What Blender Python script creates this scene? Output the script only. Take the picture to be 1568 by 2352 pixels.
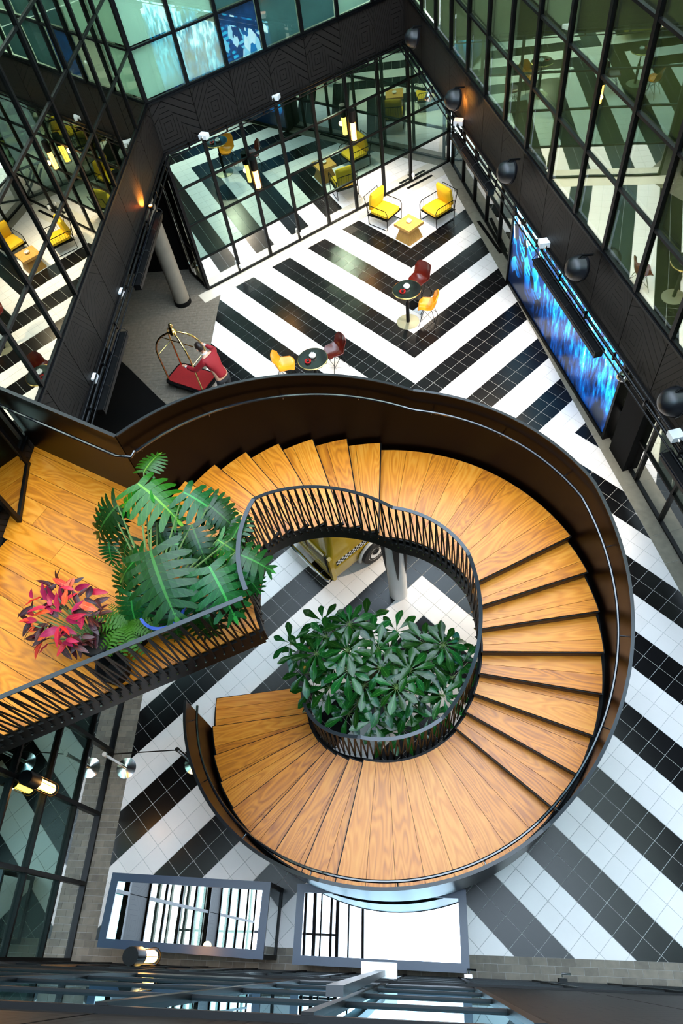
import bpy, bmesh, math, random
from mathutils import Vector, Matrix
random.seed(11)
PI = math.pi
for o in list(bpy.data.objects): bpy.data.objects.remove(o)
SC = bpy.context.scene
COL = SC.collection

# ------------------------------------------------------------------ camera
FPX = 1580.0
RR = ((0.99300217, 0.03328658, -0.11330796), (-0.03414509, -0.8375533, -0.54528761), (-0.11305222, 0.54534069, -0.83055567))
CAM = Vector((0.001147, -9.745614, 12.026089))
cd = bpy.data.cameras.new('camera'); cam = bpy.data.objects.new('camera', cd); COL.objects.link(cam)
cd.sensor_fit = 'VERTICAL'; cd.sensor_height = 36; cd.sensor_width = 24; cd.lens = FPX / 2352 * 36
cd.clip_start = 0.02; cd.clip_end = 200
cam.matrix_world = Matrix(((RR[0][0], -RR[1][0], -RR[2][0], CAM.x), (RR[0][1], -RR[1][1], -RR[2][1], CAM.y), (RR[0][2], -RR[1][2], -RR[2][2], CAM.z), (0, 0, 0, 1)))
SC.camera = cam

# ------------------------------------------------------------------ sky light
world = bpy.data.worlds.new('sky'); SC.world = world; world.use_nodes = True
bg = world.node_tree.nodes['Background']; bg.inputs[0].default_value = (0.68, 0.84, 1.0, 1); bg.inputs[1].default_value = 1.75
SC.view_settings.view_transform = 'Standard'; SC.view_settings.look = 'None'
SC.view_settings.exposure = 2.55; SC.view_settings.gamma = 1.0; SC.view_settings.use_curve_mapping = False

# pixel -> world helpers (1568x2352 frame)
def at(px, py, z=0.0):
    a, b = (px - 784) / FPX, (py - 1176) / FPX
    d = Vector([RR[0][i] * a + RR[1][i] * b + RR[2][i] for i in range(3)])
    return CAM + d * ((z - CAM.z) / d.z)
def pix(p):
    q = Vector(p) - CAM
    c = [sum(RR[i][j] * q[j] for j in range(3)) for i in range(3)]
    return 784 + FPX * c[0] / c[2], 1176 + FPX * c[1] / c[2]

# ------------------------------------------------------------------ materials
def nmat(name):
    m = bpy.data.materials.new(name); m.use_nodes = True
    nt = m.node_tree; return m, nt, nt.nodes['Principled BSDF']
def N(nt, t, **kw):
    n = nt.nodes.new(t)
    for k, v in kw.items(): setattr(n, k, v)
    return n
def L(nt, a, b): nt.links.new(a, b)
def mth(nt, op, a, b=None, c=None):
    n = N(nt, 'ShaderNodeMath', operation=op)
    for i, x in enumerate((a, b, c)):
        if x is None: continue
        if isinstance(x, (int, float)): n.inputs[i].default_value = x
        else: L(nt, x, n.inputs[i])
    return n.outputs[0]
def ramp(nt, fac, stops):
    r = N(nt, 'ShaderNodeValToRGB'); L(nt, fac, r.inputs[0]); e = r.color_ramp.elements
    while len(e) < len(stops): e.new(0.5)
    for x, (p, c) in zip(e, stops): x.position = p; x.color = (*c, 1)
    return r.outputs[0]
def mat(name, col, rough=.5, metal=0.0, spec=.5, emis=None, es=0, var=0.0, nscale=6.0, bump=0.0, coat=0.0, rand=0.0):
    m, nt, b = nmat(name)
    b.inputs['Base Color'].default_value = (*col, 1); b.inputs['Roughness'].default_value = rough
    b.inputs['Metallic'].default_value = metal; b.inputs['Specular IOR Level'].default_value = spec
    b.inputs['Coat Weight'].default_value = coat; b.inputs['Coat Roughness'].default_value = .05
    if emis: b.inputs['Emission Color'].default_value = (*emis, 1); b.inputs['Emission Strength'].default_value = es
    if var or bump or rand:
        tc = N(nt, 'ShaderNodeTexCoord'); no = N(nt, 'ShaderNodeTexNoise'); no.inputs['Scale'].default_value = nscale; no.inputs['Detail'].default_value = 5
        oi = N(nt, 'ShaderNodeObjectInfo')
        ad = N(nt, 'ShaderNodeVectorMath', operation='ADD'); L(nt, tc.outputs['Object'], ad.inputs[0]); L(nt, oi.outputs['Location'], ad.inputs[1])
        L(nt, ad.outputs[0], no.inputs['Vector'])
        fac = mth(nt, 'ADD', mth(nt, 'MULTIPLY', mth(nt, 'SUBTRACT', no.outputs[0], .5), 2 * var), mth(nt, 'MULTIPLY', mth(nt, 'SUBTRACT', oi.outputs['Random'], .5), 2 * rand))
        mx = N(nt, 'ShaderNodeMix', data_type='RGBA', blend_type='MULTIPLY'); mx.inputs[0].default_value = 1
        mx.inputs[6].default_value = (*col, 1)
        cb = N(nt, 'ShaderNodeCombineColor'); v = mth(nt, 'ADD', fac, 1.0)
        for i in range(3): L(nt, v, cb.inputs[i])
        L(nt, cb.outputs[0], mx.inputs[7]); L(nt, mx.outputs[2], b.inputs['Base Color'])
        if bump:
            bp = N(nt, 'ShaderNodeBump'); bp.inputs['Strength'].default_value = bump; bp.inputs['Distance'].default_value = .02
            L(nt, no.outputs[0], bp.inputs['Height']); L(nt, bp.outputs[0], b.inputs['Normal'])
    return m
def wood(name, c0, c1, c2, rough=.35, gs=1.0, spec=.5, rnd=.22, ring=.13):
    m, nt, b = nmat(name)
    uv = N(nt, 'ShaderNodeUVMap'); oi = N(nt, 'ShaderNodeObjectInfo')
    mp = N(nt, 'ShaderNodeMapping'); mp.inputs['Scale'].default_value = (.55 * gs, 5.5 * gs, 1); L(nt, uv.outputs[0], mp.inputs[0])
    cb = N(nt, 'ShaderNodeCombineXYZ'); L(nt, mth(nt, 'MULTIPLY', oi.outputs['Random'], 37.0), cb.inputs[0]); L(nt, mth(nt, 'MULTIPLY', oi.outputs['Random'], 91.0), cb.inputs[1])
    L(nt, cb.outputs[0], mp.inputs['Location'])
    mp1 = N(nt, 'ShaderNodeMapping'); mp1.inputs['Scale'].default_value = (.75 * gs, 4.6 * gs, 1); L(nt, uv.outputs[0], mp1.inputs[0]); L(nt, cb.outputs[0], mp1.inputs['Location'])
    n1 = N(nt, 'ShaderNodeTexNoise'); n1.inputs['Scale'].default_value = 1.0; n1.inputs['Detail'].default_value = 1.5; L(nt, mp1.outputs[0], n1.inputs[0])
    # cathedral rings from the noise contour lines
    w = mth(nt, 'SINE', mth(nt, 'MULTIPLY', n1.outputs[0], 90.0))
    n2 = N(nt, 'ShaderNodeTexNoise'); n2.inputs['Scale'].default_value = 4; n2.inputs['Detail'].default_value = 6; L(nt, mp.outputs[0], n2.inputs[0])
    f = mth(nt, 'ADD', mth(nt, 'MULTIPLY', w, ring), mth(nt, 'ADD', mth(nt, 'MULTIPLY', mth(nt, 'SUBTRACT', n2.outputs[0], .5), .65), .5))
    f = mth(nt, 'ADD', f, mth(nt, 'MULTIPLY', mth(nt, 'SUBTRACT', oi.outputs['Random'], .5), rnd * 2))
    L(nt, ramp(nt, f, [(0.1, c0), (.5, c1), (.95, c2)]), b.inputs['Base Color'])
    b.inputs['Roughness'].default_value = rough; b.inputs['Specular IOR Level'].default_value = spec
    bp = N(nt, 'ShaderNodeBump'); bp.inputs['Strength'].default_value = .12; bp.inputs['Distance'].default_value = .01; L(nt, f, bp.inputs['Height']); L(nt, bp.outputs[0], b.inputs['Normal'])
    return m
def glass(name, tint, refl, trans=(.6, .7, .65)):
    m = bpy.data.materials.new(name); m.use_nodes = True; nt = m.node_tree; nt.nodes.clear()
    out = N(nt, 'ShaderNodeOutputMaterial'); g = N(nt, 'ShaderNodeBsdfGlossy'); g.inputs['Roughness'].default_value = 0.0
    g.inputs['Color'].default_value = (*tint, 1); t = N(nt, 'ShaderNodeBsdfTransparent'); t.inputs['Color'].default_value = (*trans, 1)
    # very slight waviness of float glass
    tc = N(nt, 'ShaderNodeTexCoord'); no = N(nt, 'ShaderNodeTexNoise'); no.inputs['Scale'].default_value = .9; no.inputs['Detail'].default_value = 1
    L(nt, tc.outputs['Object'], no.inputs[0]); bp = N(nt, 'ShaderNodeBump'); bp.inputs['Strength'].default_value = .05; bp.inputs['Distance'].default_value = .02
    L(nt, no.outputs[0], bp.inputs['Height']); L(nt, bp.outputs[0], g.inputs['Normal'])
    mx = N(nt, 'ShaderNodeMixShader'); mx.inputs[0].default_value = refl
    L(nt, t.outputs[0], mx.inputs[1]); L(nt, g.outputs[0], mx.inputs[2]); L(nt, mx.outputs[0], out.inputs[0])
    return m
def fascia_mat():
    m, nt, b = nmat('engraved_dark_panel')
    uv = N(nt, 'ShaderNodeUVMap'); sp = N(nt, 'ShaderNodeSeparateXYZ'); L(nt, uv.outputs[0], sp.inputs[0]); oi = N(nt, 'ShaderNodeObjectInfo')
    u = mth(nt, 'ABSOLUTE', mth(nt, 'SUBTRACT', sp.outputs[0], mth(nt, 'ADD', mth(nt, 'MULTIPLY', oi.outputs['Random'], .6), .2))); v = sp.outputs[1]
    sl = mth(nt, 'ADD', mth(nt, 'MULTIPLY', oi.outputs['Random'], 1.4), .25)
    f1 = mth(nt, 'FRACT', mth(nt, 'MULTIPLY', mth(nt, 'ADD', mth(nt, 'MULTIPLY', u, sl), mth(nt, 'MULTIPLY', v, .7)), 9.0))
    f2 = mth(nt, 'FRACT', mth(nt, 'MULTIPLY', mth(nt, 'MAXIMUM', u, mth(nt, 'MULTIPLY', mth(nt, 'ABSOLUTE', mth(nt, 'SUBTRACT', v, .45)), .8)), 13.0))
    sel = mth(nt, 'GREATER_THAN', mth(nt, 'ADD', mth(nt, 'MULTIPLY', u, 1.6), v), .95)
    f = mth(nt, 'ADD', mth(nt, 'MULTIPLY', f1, sel), mth(nt, 'MULTIPLY', f2, mth(nt, 'SUBTRACT', 1.0, sel)))
    ln = mth(nt, 'LESS_THAN', f, .13)
    L(nt, ramp(nt, ln, [(0, (.020, .0165, .0145)), (1, (.0012, .001, .001))]), b.inputs['Base Color'])
    b.inputs['Roughness'].default_value = .45; b.inputs['Specular IOR Level'].default_value = .07
    bp = N(nt, 'ShaderNodeBump', invert=True); bp.inputs['Strength'].default_value = .5; bp.inputs['Distance'].default_value = .004; L(nt, ln, bp.inputs['Height']); L(nt, bp.outputs[0], b.inputs['Normal'])
    return m
def screen_mat():
    m, nt, b = nmat('led_picture'); uv = N(nt, 'ShaderNodeUVMap'); sp = N(nt, 'ShaderNodeSeparateXYZ'); L(nt, uv.outputs[0], sp.inputs[0])
    u, v = sp.outputs[0], sp.outputs[1]
    def vec(x, y):
        c = N(nt, 'ShaderNodeCombineXYZ'); L(nt, x, c.inputs[0]); L(nt, y, c.inputs[1]); return c.outputs[0]
    # angular city blocks on the left, falling water on the right
    vo = N(nt, 'ShaderNodeTexVoronoi', distance='CHEBYCHEV'); vo.inputs['Scale'].default_value = 1.0; L(nt, vec(mth(nt, 'MULTIPLY', mth(nt, 'ADD', u, mth(nt, 'MULTIPLY', v, .18)), 24.0), mth(nt, 'MULTIPLY', mth(nt, 'SUBTRACT', v, mth(nt, 'MULTIPLY', u, 1.3)), 8.0)), vo.inputs[0])
    sc = N(nt, 'ShaderNodeSeparateColor'); L(nt, vo.outputs['Color'], sc.inputs[0])
    tx = mth(nt, 'MULTIPLY', mth(nt, 'GREATER_THAN', mth(nt, 'SINE', mth(nt, 'MULTIPLY', mth(nt, 'ADD', v, mth(nt, 'MULTIPLY', u, .8)), 130.0)), .2), mth(nt, 'GREATER_THAN', sc.outputs[1], .62))
    city = mth(nt, 'SUBTRACT', mth(nt, 'ADD', mth(nt, 'MULTIPLY', sc.outputs[0], .95), .0), mth(nt, 'MULTIPLY', tx, .35))
    no = N(nt, 'ShaderNodeTexNoise'); no.inputs['Scale'].default_value = 1; no.inputs['Detail'].default_value = 6; no.inputs['Roughness'].default_value = .68
    L(nt, vec(mth(nt, 'MULTIPLY', mth(nt, 'ADD', u, mth(nt, 'MULTIPLY', v, .06)), 46.0), mth(nt, 'MULTIPLY', v, 7.0)), no.inputs[0])
    big = N(nt, 'ShaderNodeTexNoise'); big.inputs['Scale'].default_value = 1; big.inputs['Detail'].default_value = 2; L(nt, vec(mth(nt, 'MULTIPLY', u, 7.0), mth(nt, 'MULTIPLY', v, 2.4)), big.inputs[0])
    wat = mth(nt, 'ADD', mth(nt, 'MULTIPLY', mth(nt, 'SUBTRACT', no.outputs[0], .5), 2.6), mth(nt, 'ADD', mth(nt, 'MULTIPLY', mth(nt, 'SUBTRACT', big.outputs[0], .5), 2.0), .52))
    wat = mth(nt, 'MULTIPLY', wat, mth(nt, 'ADD', mth(nt, 'MULTIPLY', v, 1.25), .3))
    city = mth(nt, 'MULTIPLY', city, mth(nt, 'MINIMUM', mth(nt, 'ADD', mth(nt, 'MULTIPLY', v, 2.2), .1), 1.1))
    s = mth(nt, 'GREATER_THAN', mth(nt, 'ADD', u, mth(nt, 'MULTIPLY', v, -.12)), .30)
    f = mth(nt, 'ADD', mth(nt, 'MULTIPLY', city, mth(nt, 'SUBTRACT', 1.0, s)), mth(nt, 'MULTIPLY', wat, s))
    c = ramp(nt, f, [(.12, (0, .002, .01)), (.34, (.0, .03, .16)), (.52, (.0, .16, .38)), (.72, (.02, .50, .75)), (.95, (.65, .95, 1))])
    L(nt, c, b.inputs['Emission Color']); b.inputs['Emission Strength'].default_value = .62; b.inputs['Base Color'].default_value = (.005, .005, .007, 1); b.inputs['Roughness'].default_value = .3
    return m
M = {}
M['white_tile'] = mat('white_tile', (.84, .79, .77), .28, var=.05, nscale=3, rand=.03, spec=.5)
M['black_tile'] = mat('black_tile', (.0035, .0033, .0038), .26, var=.35, nscale=9, rand=.25, spec=.33)
M['grout'] = mat('grout', (.55, .54, .52), .8, var=.1)
M['sett'] = mat('grey_sett', (.19, .162, .125), .6, var=.45, nscale=11, rand=.22, bump=.15)
M['kerb'] = mat('kerb_stone', (.24, .215, .165), .6, var=.35, nscale=7, rand=.08, bump=.1)
M['cream'] = mat('cream_stone', (.74, .67, .56), .4, var=.12, nscale=3, rand=.05)
M['dark_floor'] = mat('dark_floor', (.02, .018, .016), .5, var=.3)
M['black'] = mat('black_steel', (.002, .002, .0022), .45, spec=.16)
M['matt_black'] = mat('matt_black', (.002, .002, .002), .8, spec=.15)
M['frame'] = mat('frame_black', (.002, .002, .0024), .4, spec=.18)
M['plate'] = mat('waxed_steel', (.0035, .001, .0005), .3, spec=.10, var=.6, nscale=2.5)
M['rim'] = mat('rim_steel', (.018, .018, .020), .3, metal=.3, spec=.4)
M['rail_bar'] = mat('rail_bar', (.03, .035, .042), .35, metal=.3)
M['dome_black'] = mat('satin_black', (.005, .005, .007), .38, spec=.45)
M['tube'] = mat('black_tube', (.006, .007, .010), .13, spec=1.0)
M['riser'] = mat('riser_wood', (.06, .022, .005), .4, var=.3, nscale=5)
M['oak'] = wood('oak', (.32, .078, .003), (.62, .192, .007), (.76, .305, .034), .36, .85, spec=.5, rnd=.14, ring=.14)
M['table_oak'] = wood('table_oak', (.30, .13, .02), (.52, .27, .06), (.65, .38, .12), .4, 2.0, rnd=.05)
M['fascia'] = fascia_mat()
M['interior'] = mat('dark_interior', (.030, .036, .030), .8)  # near-black tone paints the darkness of unlit rooms
M['interior_lit'] = mat('lit_green_interior', (.34, .40, .25), .8, var=.35, nscale=.5)  # green tone painted in for lit rooms behind the glass
M['blind_green'] = mat('pale_green_blind', (.50, .74, .54), .6, var=.12, nscale=3)
M['blind_cream'] = mat('cream_blind', (.62, .64, .46), .6, var=.2, nscale=5)
M['reflect_sage'] = mat('sage_reflect', (.50, .58, .38), .6, var=.2, nscale=1.5)  # pale tone standing in for far reflections in the right glazing
M['reflect_olive'] = mat('olive_reflect', (.16, .18, .06), .6, var=.3, nscale=1.5)  # deep tone standing in for near reflections in the right glazing
M['blind_blue'] = mat('blue_picture', (.01, .07, .22), .5, var=.7, nscale=6)
M['blind_teal'] = mat('teal_blind', (.07, .18, .17), .6, var=.3, nscale=2)
M['glass'] = glass('reflecting_glass', (.90, .95, .80), .38, (.95, .98, .92))
M['glass_left'] = glass('left_glass', (.80, .78, .64), .60)
M['glass_green'] = glass('green_glass', (.27, .41, .36), .80)
M['glass_near'] = glass('near_glass', (.55, .80, .88), .85)
M['glass_clear'] = glass('clear_glass', (.95, .96, .95), .85)
M['glass_upper'] = glass('upper_back_glass', (.85, .95, .9), .14, (.93, .97, .95))
M['mirror_top'] = glass('mirror_top', (.93, .95, .98), .9, (.2, .25, .3))
M['case_blue'] = mat('case_frame', (.016, .030, .070), .3, spec=.5)
M['chrome'] = mat('chrome', (.75, .75, .74), .16, metal=1)
M['brass'] = mat('brass', (.78, .55, .20), .2, metal=1)
M['red_carpet'] = mat('red_carpet', (.25, .003, .005), .85, var=.2, nscale=30)
M['red_coat'] = mat('red_coat', (.27, .003, .010), .7, var=.12, nscale=8)
M['skin'] = mat('skin', (.62, .34, .22), .5)
M['hair'] = mat('hair', (.018, .008, .005), .5)
M['white_cloth'] = mat('white_cloth', (.8, .8, .8), .7)
M['dark_trousers'] = mat('dark_trousers', (.012, .012, .015), .8)
M['column'] = mat('grey_plaster', (.20, .18, .145), .7, var=.25, nscale=5)
M['white_column'] = mat('white_column', (.75, .73, .70), .5, var=.08)
M['yellow_cushion'] = mat('yellow_fabric', (.70, .43, .005), .75, var=.06, nscale=12, bump=.15)
M['red_leather'] = mat('oxblood_leather', (.10, .008, .004), .22, spec=.5, var=.2)
M['orange_leather'] = mat('orange_leather', (.85, .30, .008), .28, spec=.5, var=.1)
M['black_marble'] = mat('black_marble', (.010, .012, .011), .08, var=.9, nscale=7, spec=.7)
M['base_plate'] = mat('brushed_plate', (.36, .36, .26), .35, metal=.6)
M['white_gloss'] = mat('white_gloss', (.85, .85, .85), .25)
M['red_gloss'] = mat('red_gloss', (.45, .01, .01), .2)
M['yellow_paint'] = mat('yellow_paint', (.50, .33, .010), .25, coat=.5, var=.1)
M['window_dark'] = mat('vehicle_window', (.30, .26, .14), .1)
M['rubber'] = mat('rubber', (.012, .012, .012), .6)
M['navy_pot'] = mat('navy_planter', (.006, .010, .030), .4)
M['blue_rim'] = mat('blue_glaze', (.01, .06, .38), .25)
M['soil'] = mat('soil', (.015, .010, .007), .9)
M['bulb'] = mat('amber_bulb', (1, .5, .1), .3, emis=(1, .46, .09), es=9)
M['amber_glass'] = mat('amber_glow', (.9, .4, .1), .2, emis=(1, .42, .06), es=3)
M['lamp_face'] = mat('lamp_face', (1, .9, .7), .3, emis=(1, .85, .6), es=2)
M['screen'] = screen_mat()
def leafmat(name, c0, c1, rough=.28, spec=.6):
    m, nt, b = nmat(name); uv = N(nt, 'ShaderNodeUVMap'); sp = N(nt, 'ShaderNodeSeparateXYZ'); L(nt, uv.outputs[0], sp.inputs[0]); oi = N(nt, 'ShaderNodeObjectInfo')
    a = mth(nt, 'ABSOLUTE', sp.outputs[1]); vein = mth(nt, 'LESS_THAN', a, .035)
    ribs = mth(nt, 'LESS_THAN', mth(nt, 'FRACT', mth(nt, 'MULTIPLY', mth(nt, 'SUBTRACT', sp.outputs[0], mth(nt, 'MULTIPLY', a, .35)), 9.0)), .12)
    f = mth(nt, 'MAXIMUM', vein, mth(nt, 'MULTIPLY', ribs, .25))
    mx = N(nt, 'ShaderNodeMix', data_type='RGBA'); L(nt, f, mx.inputs[0]); mx.inputs[6].default_value = (*c0, 1); mx.inputs[7].default_value = (*c1, 1)
    hs = N(nt, 'ShaderNodeHueSaturation'); L(nt, mx.outputs[2], hs.inputs['Color']); L(nt, mth(nt, 'ADD', mth(nt, 'MULTIPLY', oi.outputs['Random'], .9), .55), hs.inputs['Value'])
    L(nt, mth(nt, 'ADD', mth(nt, 'MULTIPLY', oi.outputs['Random'], .04), .48), hs.inputs['Hue'])
    L(nt, hs.outputs[0], b.inputs['Base Color']); b.inputs['Roughness'].default_value = rough; b.inputs['Specular IOR Level'].default_value = spec
    return m
M['leaf'] = leafmat('glossy_leaf', (.005, .040, .004), (.03, .15, .02), .30, .26)
M['leaf_bright'] = leafmat('bright_leaf', (.010, .10, .004), (.12, .32, .02), .32, .26)
M['leaf_umbrella'] = leafmat('umbrella_leaf', (.006, .052, .006), (.06, .20, .03), .17, .30)
M['leaf_red'] = leafmat('red_leaf', (.48, .006, .024), (.70, .12, .06), .4, .3)
M['leaf_dark'] = leafmat('dark_red_leaf', (.035, .006, .006), (.35, .02, .03), .4, .3)
M['fern'] = leafmat('fern_leaf', (.03, .14, .006), (.1, .3, .03), .5, .2)
M['stem'] = mat('green_stem', (.10, .16, .04), .5)

# ------------------------------------------------------------------ mesh builder
class MB:
    def __init__(s): s.v = []; s.f = []; s.uv = []
    def face(s, idx, uv=None): s.f.append(tuple(idx)); s.uv.append(uv)
    def hexa(s, p):   # 8 points: bottom 4 ccw, top 4 ccw
        b = len(s.v); s.v += [tuple(q) for q in p]
        for q in ((3, 2, 1, 0), (4, 5, 6, 7), (0, 1, 5, 4), (1, 2, 6, 5), (2, 3, 7, 6), (3, 0, 4, 7)): s.face([b + i for i in q])
        return s
    def box(s, a, b):
        x0, y0, z0 = a; x1, y1, z1 = b
        return s.hexa([(x0, y0, z0), (x1, y0, z0), (x1, y1, z0), (x0, y1, z0), (x0, y0, z1), (x1, y0, z1), (x1, y1, z1), (x0, y1, z1)])
    def bar(s, p, q, w, t, up=(0, 0, 1)):  # rectangular bar p->q, w across, t along 'up'
        p, q = Vector(p), Vector(q); d = (q - p).normalized(); up = Vector(up)
        sd = d.cross(up); sd = sd.normalized() * w / 2 if sd.length > 1e-6 else Vector((w / 2, 0, 0)); u = sd.cross(d).normalized() * t / 2
        return s.hexa([p - sd - u, p + sd - u, p + sd + u, p - sd + u, q - sd - u, q + sd - u, q + sd + u, q - sd + u])
    def prism(s, poly, z0, z1, uvf=None, bottom=True):
        n = len(poly); b = len(s.v)
        # ccw
        A = sum(poly[i][0] * poly[(i + 1) % n][1] - poly[(i + 1) % n][0] * poly[i][1] for i in range(n))
        if A < 0: poly = poly[::-1]
        s.v += [(x, y, z0) for x, y in poly] + [(x, y, z1) for x, y in poly]
        s.face([b + n + i for i in range(n)], [uvf(*p) for p in poly] if uvf else None)
        if bottom: s.face([b + n - 1 - i for i in range(n)])
        for i in range(n):
            j = (i + 1) % n
            u = None
            if uvf: a1, a2 = uvf(*poly[i]), uvf(*poly[j]); u = [a1, a2, (a2[0], a2[1] + .02), (a1[0], a1[1] + .02)]
            s.face([b + i, b + j, b + n + j, b + n + i], u)
        return s
    def tube(s, pts, r, n=8, closed=False, caps=True):
        pts = [Vector(p) for p in pts]; m = len(pts); rings = []
        rs = r if isinstance(r, (list, tuple)) else [r] * m
        prev = None
        for i, p in enumerate(pts):
            if closed: d = (pts[(i + 1) % m] - pts[i - 1]).normalized()
            else: d = (pts[min(i + 1, m - 1)] - pts[max(i - 1, 0)]).normalized()
            if prev is None:
                a = Vector((0, 0, 1)) if abs(d.z) < .9 else Vector((1, 0, 0)); prev = d.cross(a).normalized()
            x = (prev - d * prev.dot(d)).normalized(); prev = x; y = d.cross(x)
            b = len(s.v); rings.append(b)
            s.v += [tuple(p + (x * math.cos(2 * PI * k / n) + y * math.sin(2 * PI * k / n)) * rs[i]) for k in range(n)]
        for i in range(m if closed else m - 1):
            a, b = rings[i], rings[(i + 1) % m]
            for k in range(n): s.face([a + k, a + (k + 1) % n, b + (k + 1) % n, b + k])
        if caps and not closed:
            s.face([rings[0] + n - 1 - k for k in range(n)]); s.face([rings[-1] + k for k in range(n)])
        return s
    def lathe(s, prof, c=(0, 0, 0), n=24, mtx=None, caps=True):
        rings = []
        for r, z in prof:
            b = len(s.v); rings.append(b)
            for k in range(n):
                p = Vector((r * math.cos(2 * PI * k / n), r * math.sin(2 * PI * k / n), z))
                if mtx: p = mtx @ p
                s.v.append(tuple(p + Vector(c)))
        for a, b in zip(rings, rings[1:]):
            for k in range(n): s.face([a + k, a + (k + 1) % n, b + (k + 1) % n, b + k])
        if caps and prof[0][0] > 1e-4: s.face([rings[0] + n - 1 - k for k in range(n)])
        if caps and prof[-1][0] > 1e-4: s.face([rings[-1] + k for k in range(n)])
        return s
    def mesh(s, name, m, smooth=False):
        me = bpy.data.meshes.new(name); me.from_pydata(s.v, [], s.f)
        if any(u for u in s.uv):
            lay = me.uv_layers.new(name='UVMap'); i = 0
            for f, u in zip(s.f, s.uv):
                for k in range(len(f)):
                    if u: lay.data[i].uv = u[k]
                    i += 1
        me.materials.append(M[m] if isinstance(m, str) else m)
        if smooth:
            me.polygons.foreach_set('use_smooth', [True] * len(me.polygons))
            try: me.set_sharp_from_angle(angle=math.radians(40))
            except Exception: pass
        me.update(); return me
    def build(s, name, m, parent=None, loc=None, smooth=False, rz=0, **tags):
        o = bpy.data.objects.new(name, s.mesh(name, m, smooth)); COL.objects.link(o)
        if parent: o.parent = parent
        if loc is not None: o.location = loc
        if rz: o.rotation_euler.z = rz
        return tag(o, **tags)
def tag(o, label=None, cat=None, group=None, kind=None):
    if label: o['label'] = label
    if cat: o['category'] = cat
    if group: o['group'] = group
    if kind: o['kind'] = kind
    return o
def thing(name, loc, label, cat, group=None, rz=0, kind=None):
    o = bpy.data.objects.new(name, None); COL.objects.link(o); o.location = loc; o.rotation_euler.z = rz; o.empty_display_size = .2
    return tag(o, label, cat, group, kind)
def inst(mesh, name, parent=None, loc=(0, 0, 0), rz=0, **tags):
    o = bpy.data.objects.new(name, mesh); COL.objects.link(o); o.location = loc; o.rotation_euler.z = rz
    if parent: o.parent = parent
    return tag(o, **tags)
def clone(o, loc, rz, label=None, group=None, remat=None):
    def cp(x, par):
        c = x.copy(); COL.objects.link(c)
        if par: c.parent = par
        if remat and c.type == 'MESH' and c.data.materials and c.data.materials[0] and c.data.materials[0].name in remat:
            c.data = c.data.copy(); c.data.materials[0] = M[remat[x.data.materials[0].name]]
        for ch in list(x.children): cp(ch, c)
        return c
    r = cp(o, None); r.location = loc; r.rotation_euler.z = rz
    if label: r['label'] = label
    if group: r['group'] = group
    return r
def clip(poly, a, b, c):   # keep a*x+b*y<=c
    out = []
    for i in range(len(poly)):
        p, q = poly[i], poly[(i + 1) % len(poly)]
        dp, dq = a * p[0] + b * p[1] - c, a * q[0] + b * q[1] - c
        if dp <= 0: out.append(p)
        if (dp < 0 < dq) or (dq < 0 < dp):
            t = dp / (dp - dq); out.append((p[0] + (q[0] - p[0]) * t, p[1] + (q[1] - p[1]) * t))
    return out
def area(p): return abs(sum(p[i][0] * p[(i + 1) % len(p)][1] - p[(i + 1) % len(p)][0] * p[i][1] for i in range(len(p)))) / 2 if len(p) > 2 else 0

# ------------------------------------------------------------------ plan geometry
WX = -5.58; NY = -9.92                    # left wall plane, near wall plane
B0 = Vector((-5.57, 5.65, 0)); BU = Vector((.7962, .6050, 0)); BN = Vector((.6050, -.7962, 0))    # back wall
U0 = Vector((.04, 9.92, 0)); UU = Vector((.2706, -.9627, 0)); UN = Vector((-.9627, -.2706, 0))    # right upper wall
G0 = Vector((1.33, 10.75, 0)); GU = Vector((.2474, -.9689, 0)); GN = Vector((-.9689, -.2474, 0))  # right shop front
MOD = 1.033
SX, SY = -.63, -5.87; HR = .188           # stair centre, riser
ANG_O = {1: -180, 2: -169.7, 3: -159.5, 4: -150, 5: -140.4, 6: -131.1, 7: -121.6, 8: -112.1, 9: -102.6, 10: -42.6, 11: -33.0, 12: -23.3, 13: -13.3, 14: -3.5, 15: 6.4, 16: 16.3, 17: 26, 18: 89, 19: 98.7, 20: 108.5, 21: 118.3, 22: 128, 23: 137.6, 24: 147.2, 25: 157}
ANG_I = dict(ANG_O); ANG_I.update({1: -188.5, 2: -166.8, 3: -157.6, 4: -148.3, 5: -138.9, 6: -129.9, 7: -121.3, 8: -111.9, 10: -44.6, 11: -35.5, 12: -26, 13: -16.3, 14: -6.2, 15: 4.3, 16: 14.5, 17: 25})
RI, RO, RP = 1.455, 3.10, 3.17
def zline(a):   # nosing line height at angle a
    pts = [(-190, .1 * HR)] + [(ANG_O[k], k * HR) for k in range(1, 10)] + [(-52, 9 * HR)] + [(ANG_O[k], k * HR) for k in range(10, 18)] + [(79, 17 * HR)] + [(ANG_O[k], k * HR) for k in range(18, 26)] + [(400, 25 * HR)]
    for (a0, z0), (a1, z1) in zip(pts, pts[1:]):
        if a0 <= a <= a1: return z0 + (z1 - z0) * (a - a0) / (a1 - a0)
    return 25 * HR
ZP = 25 * HR

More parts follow.
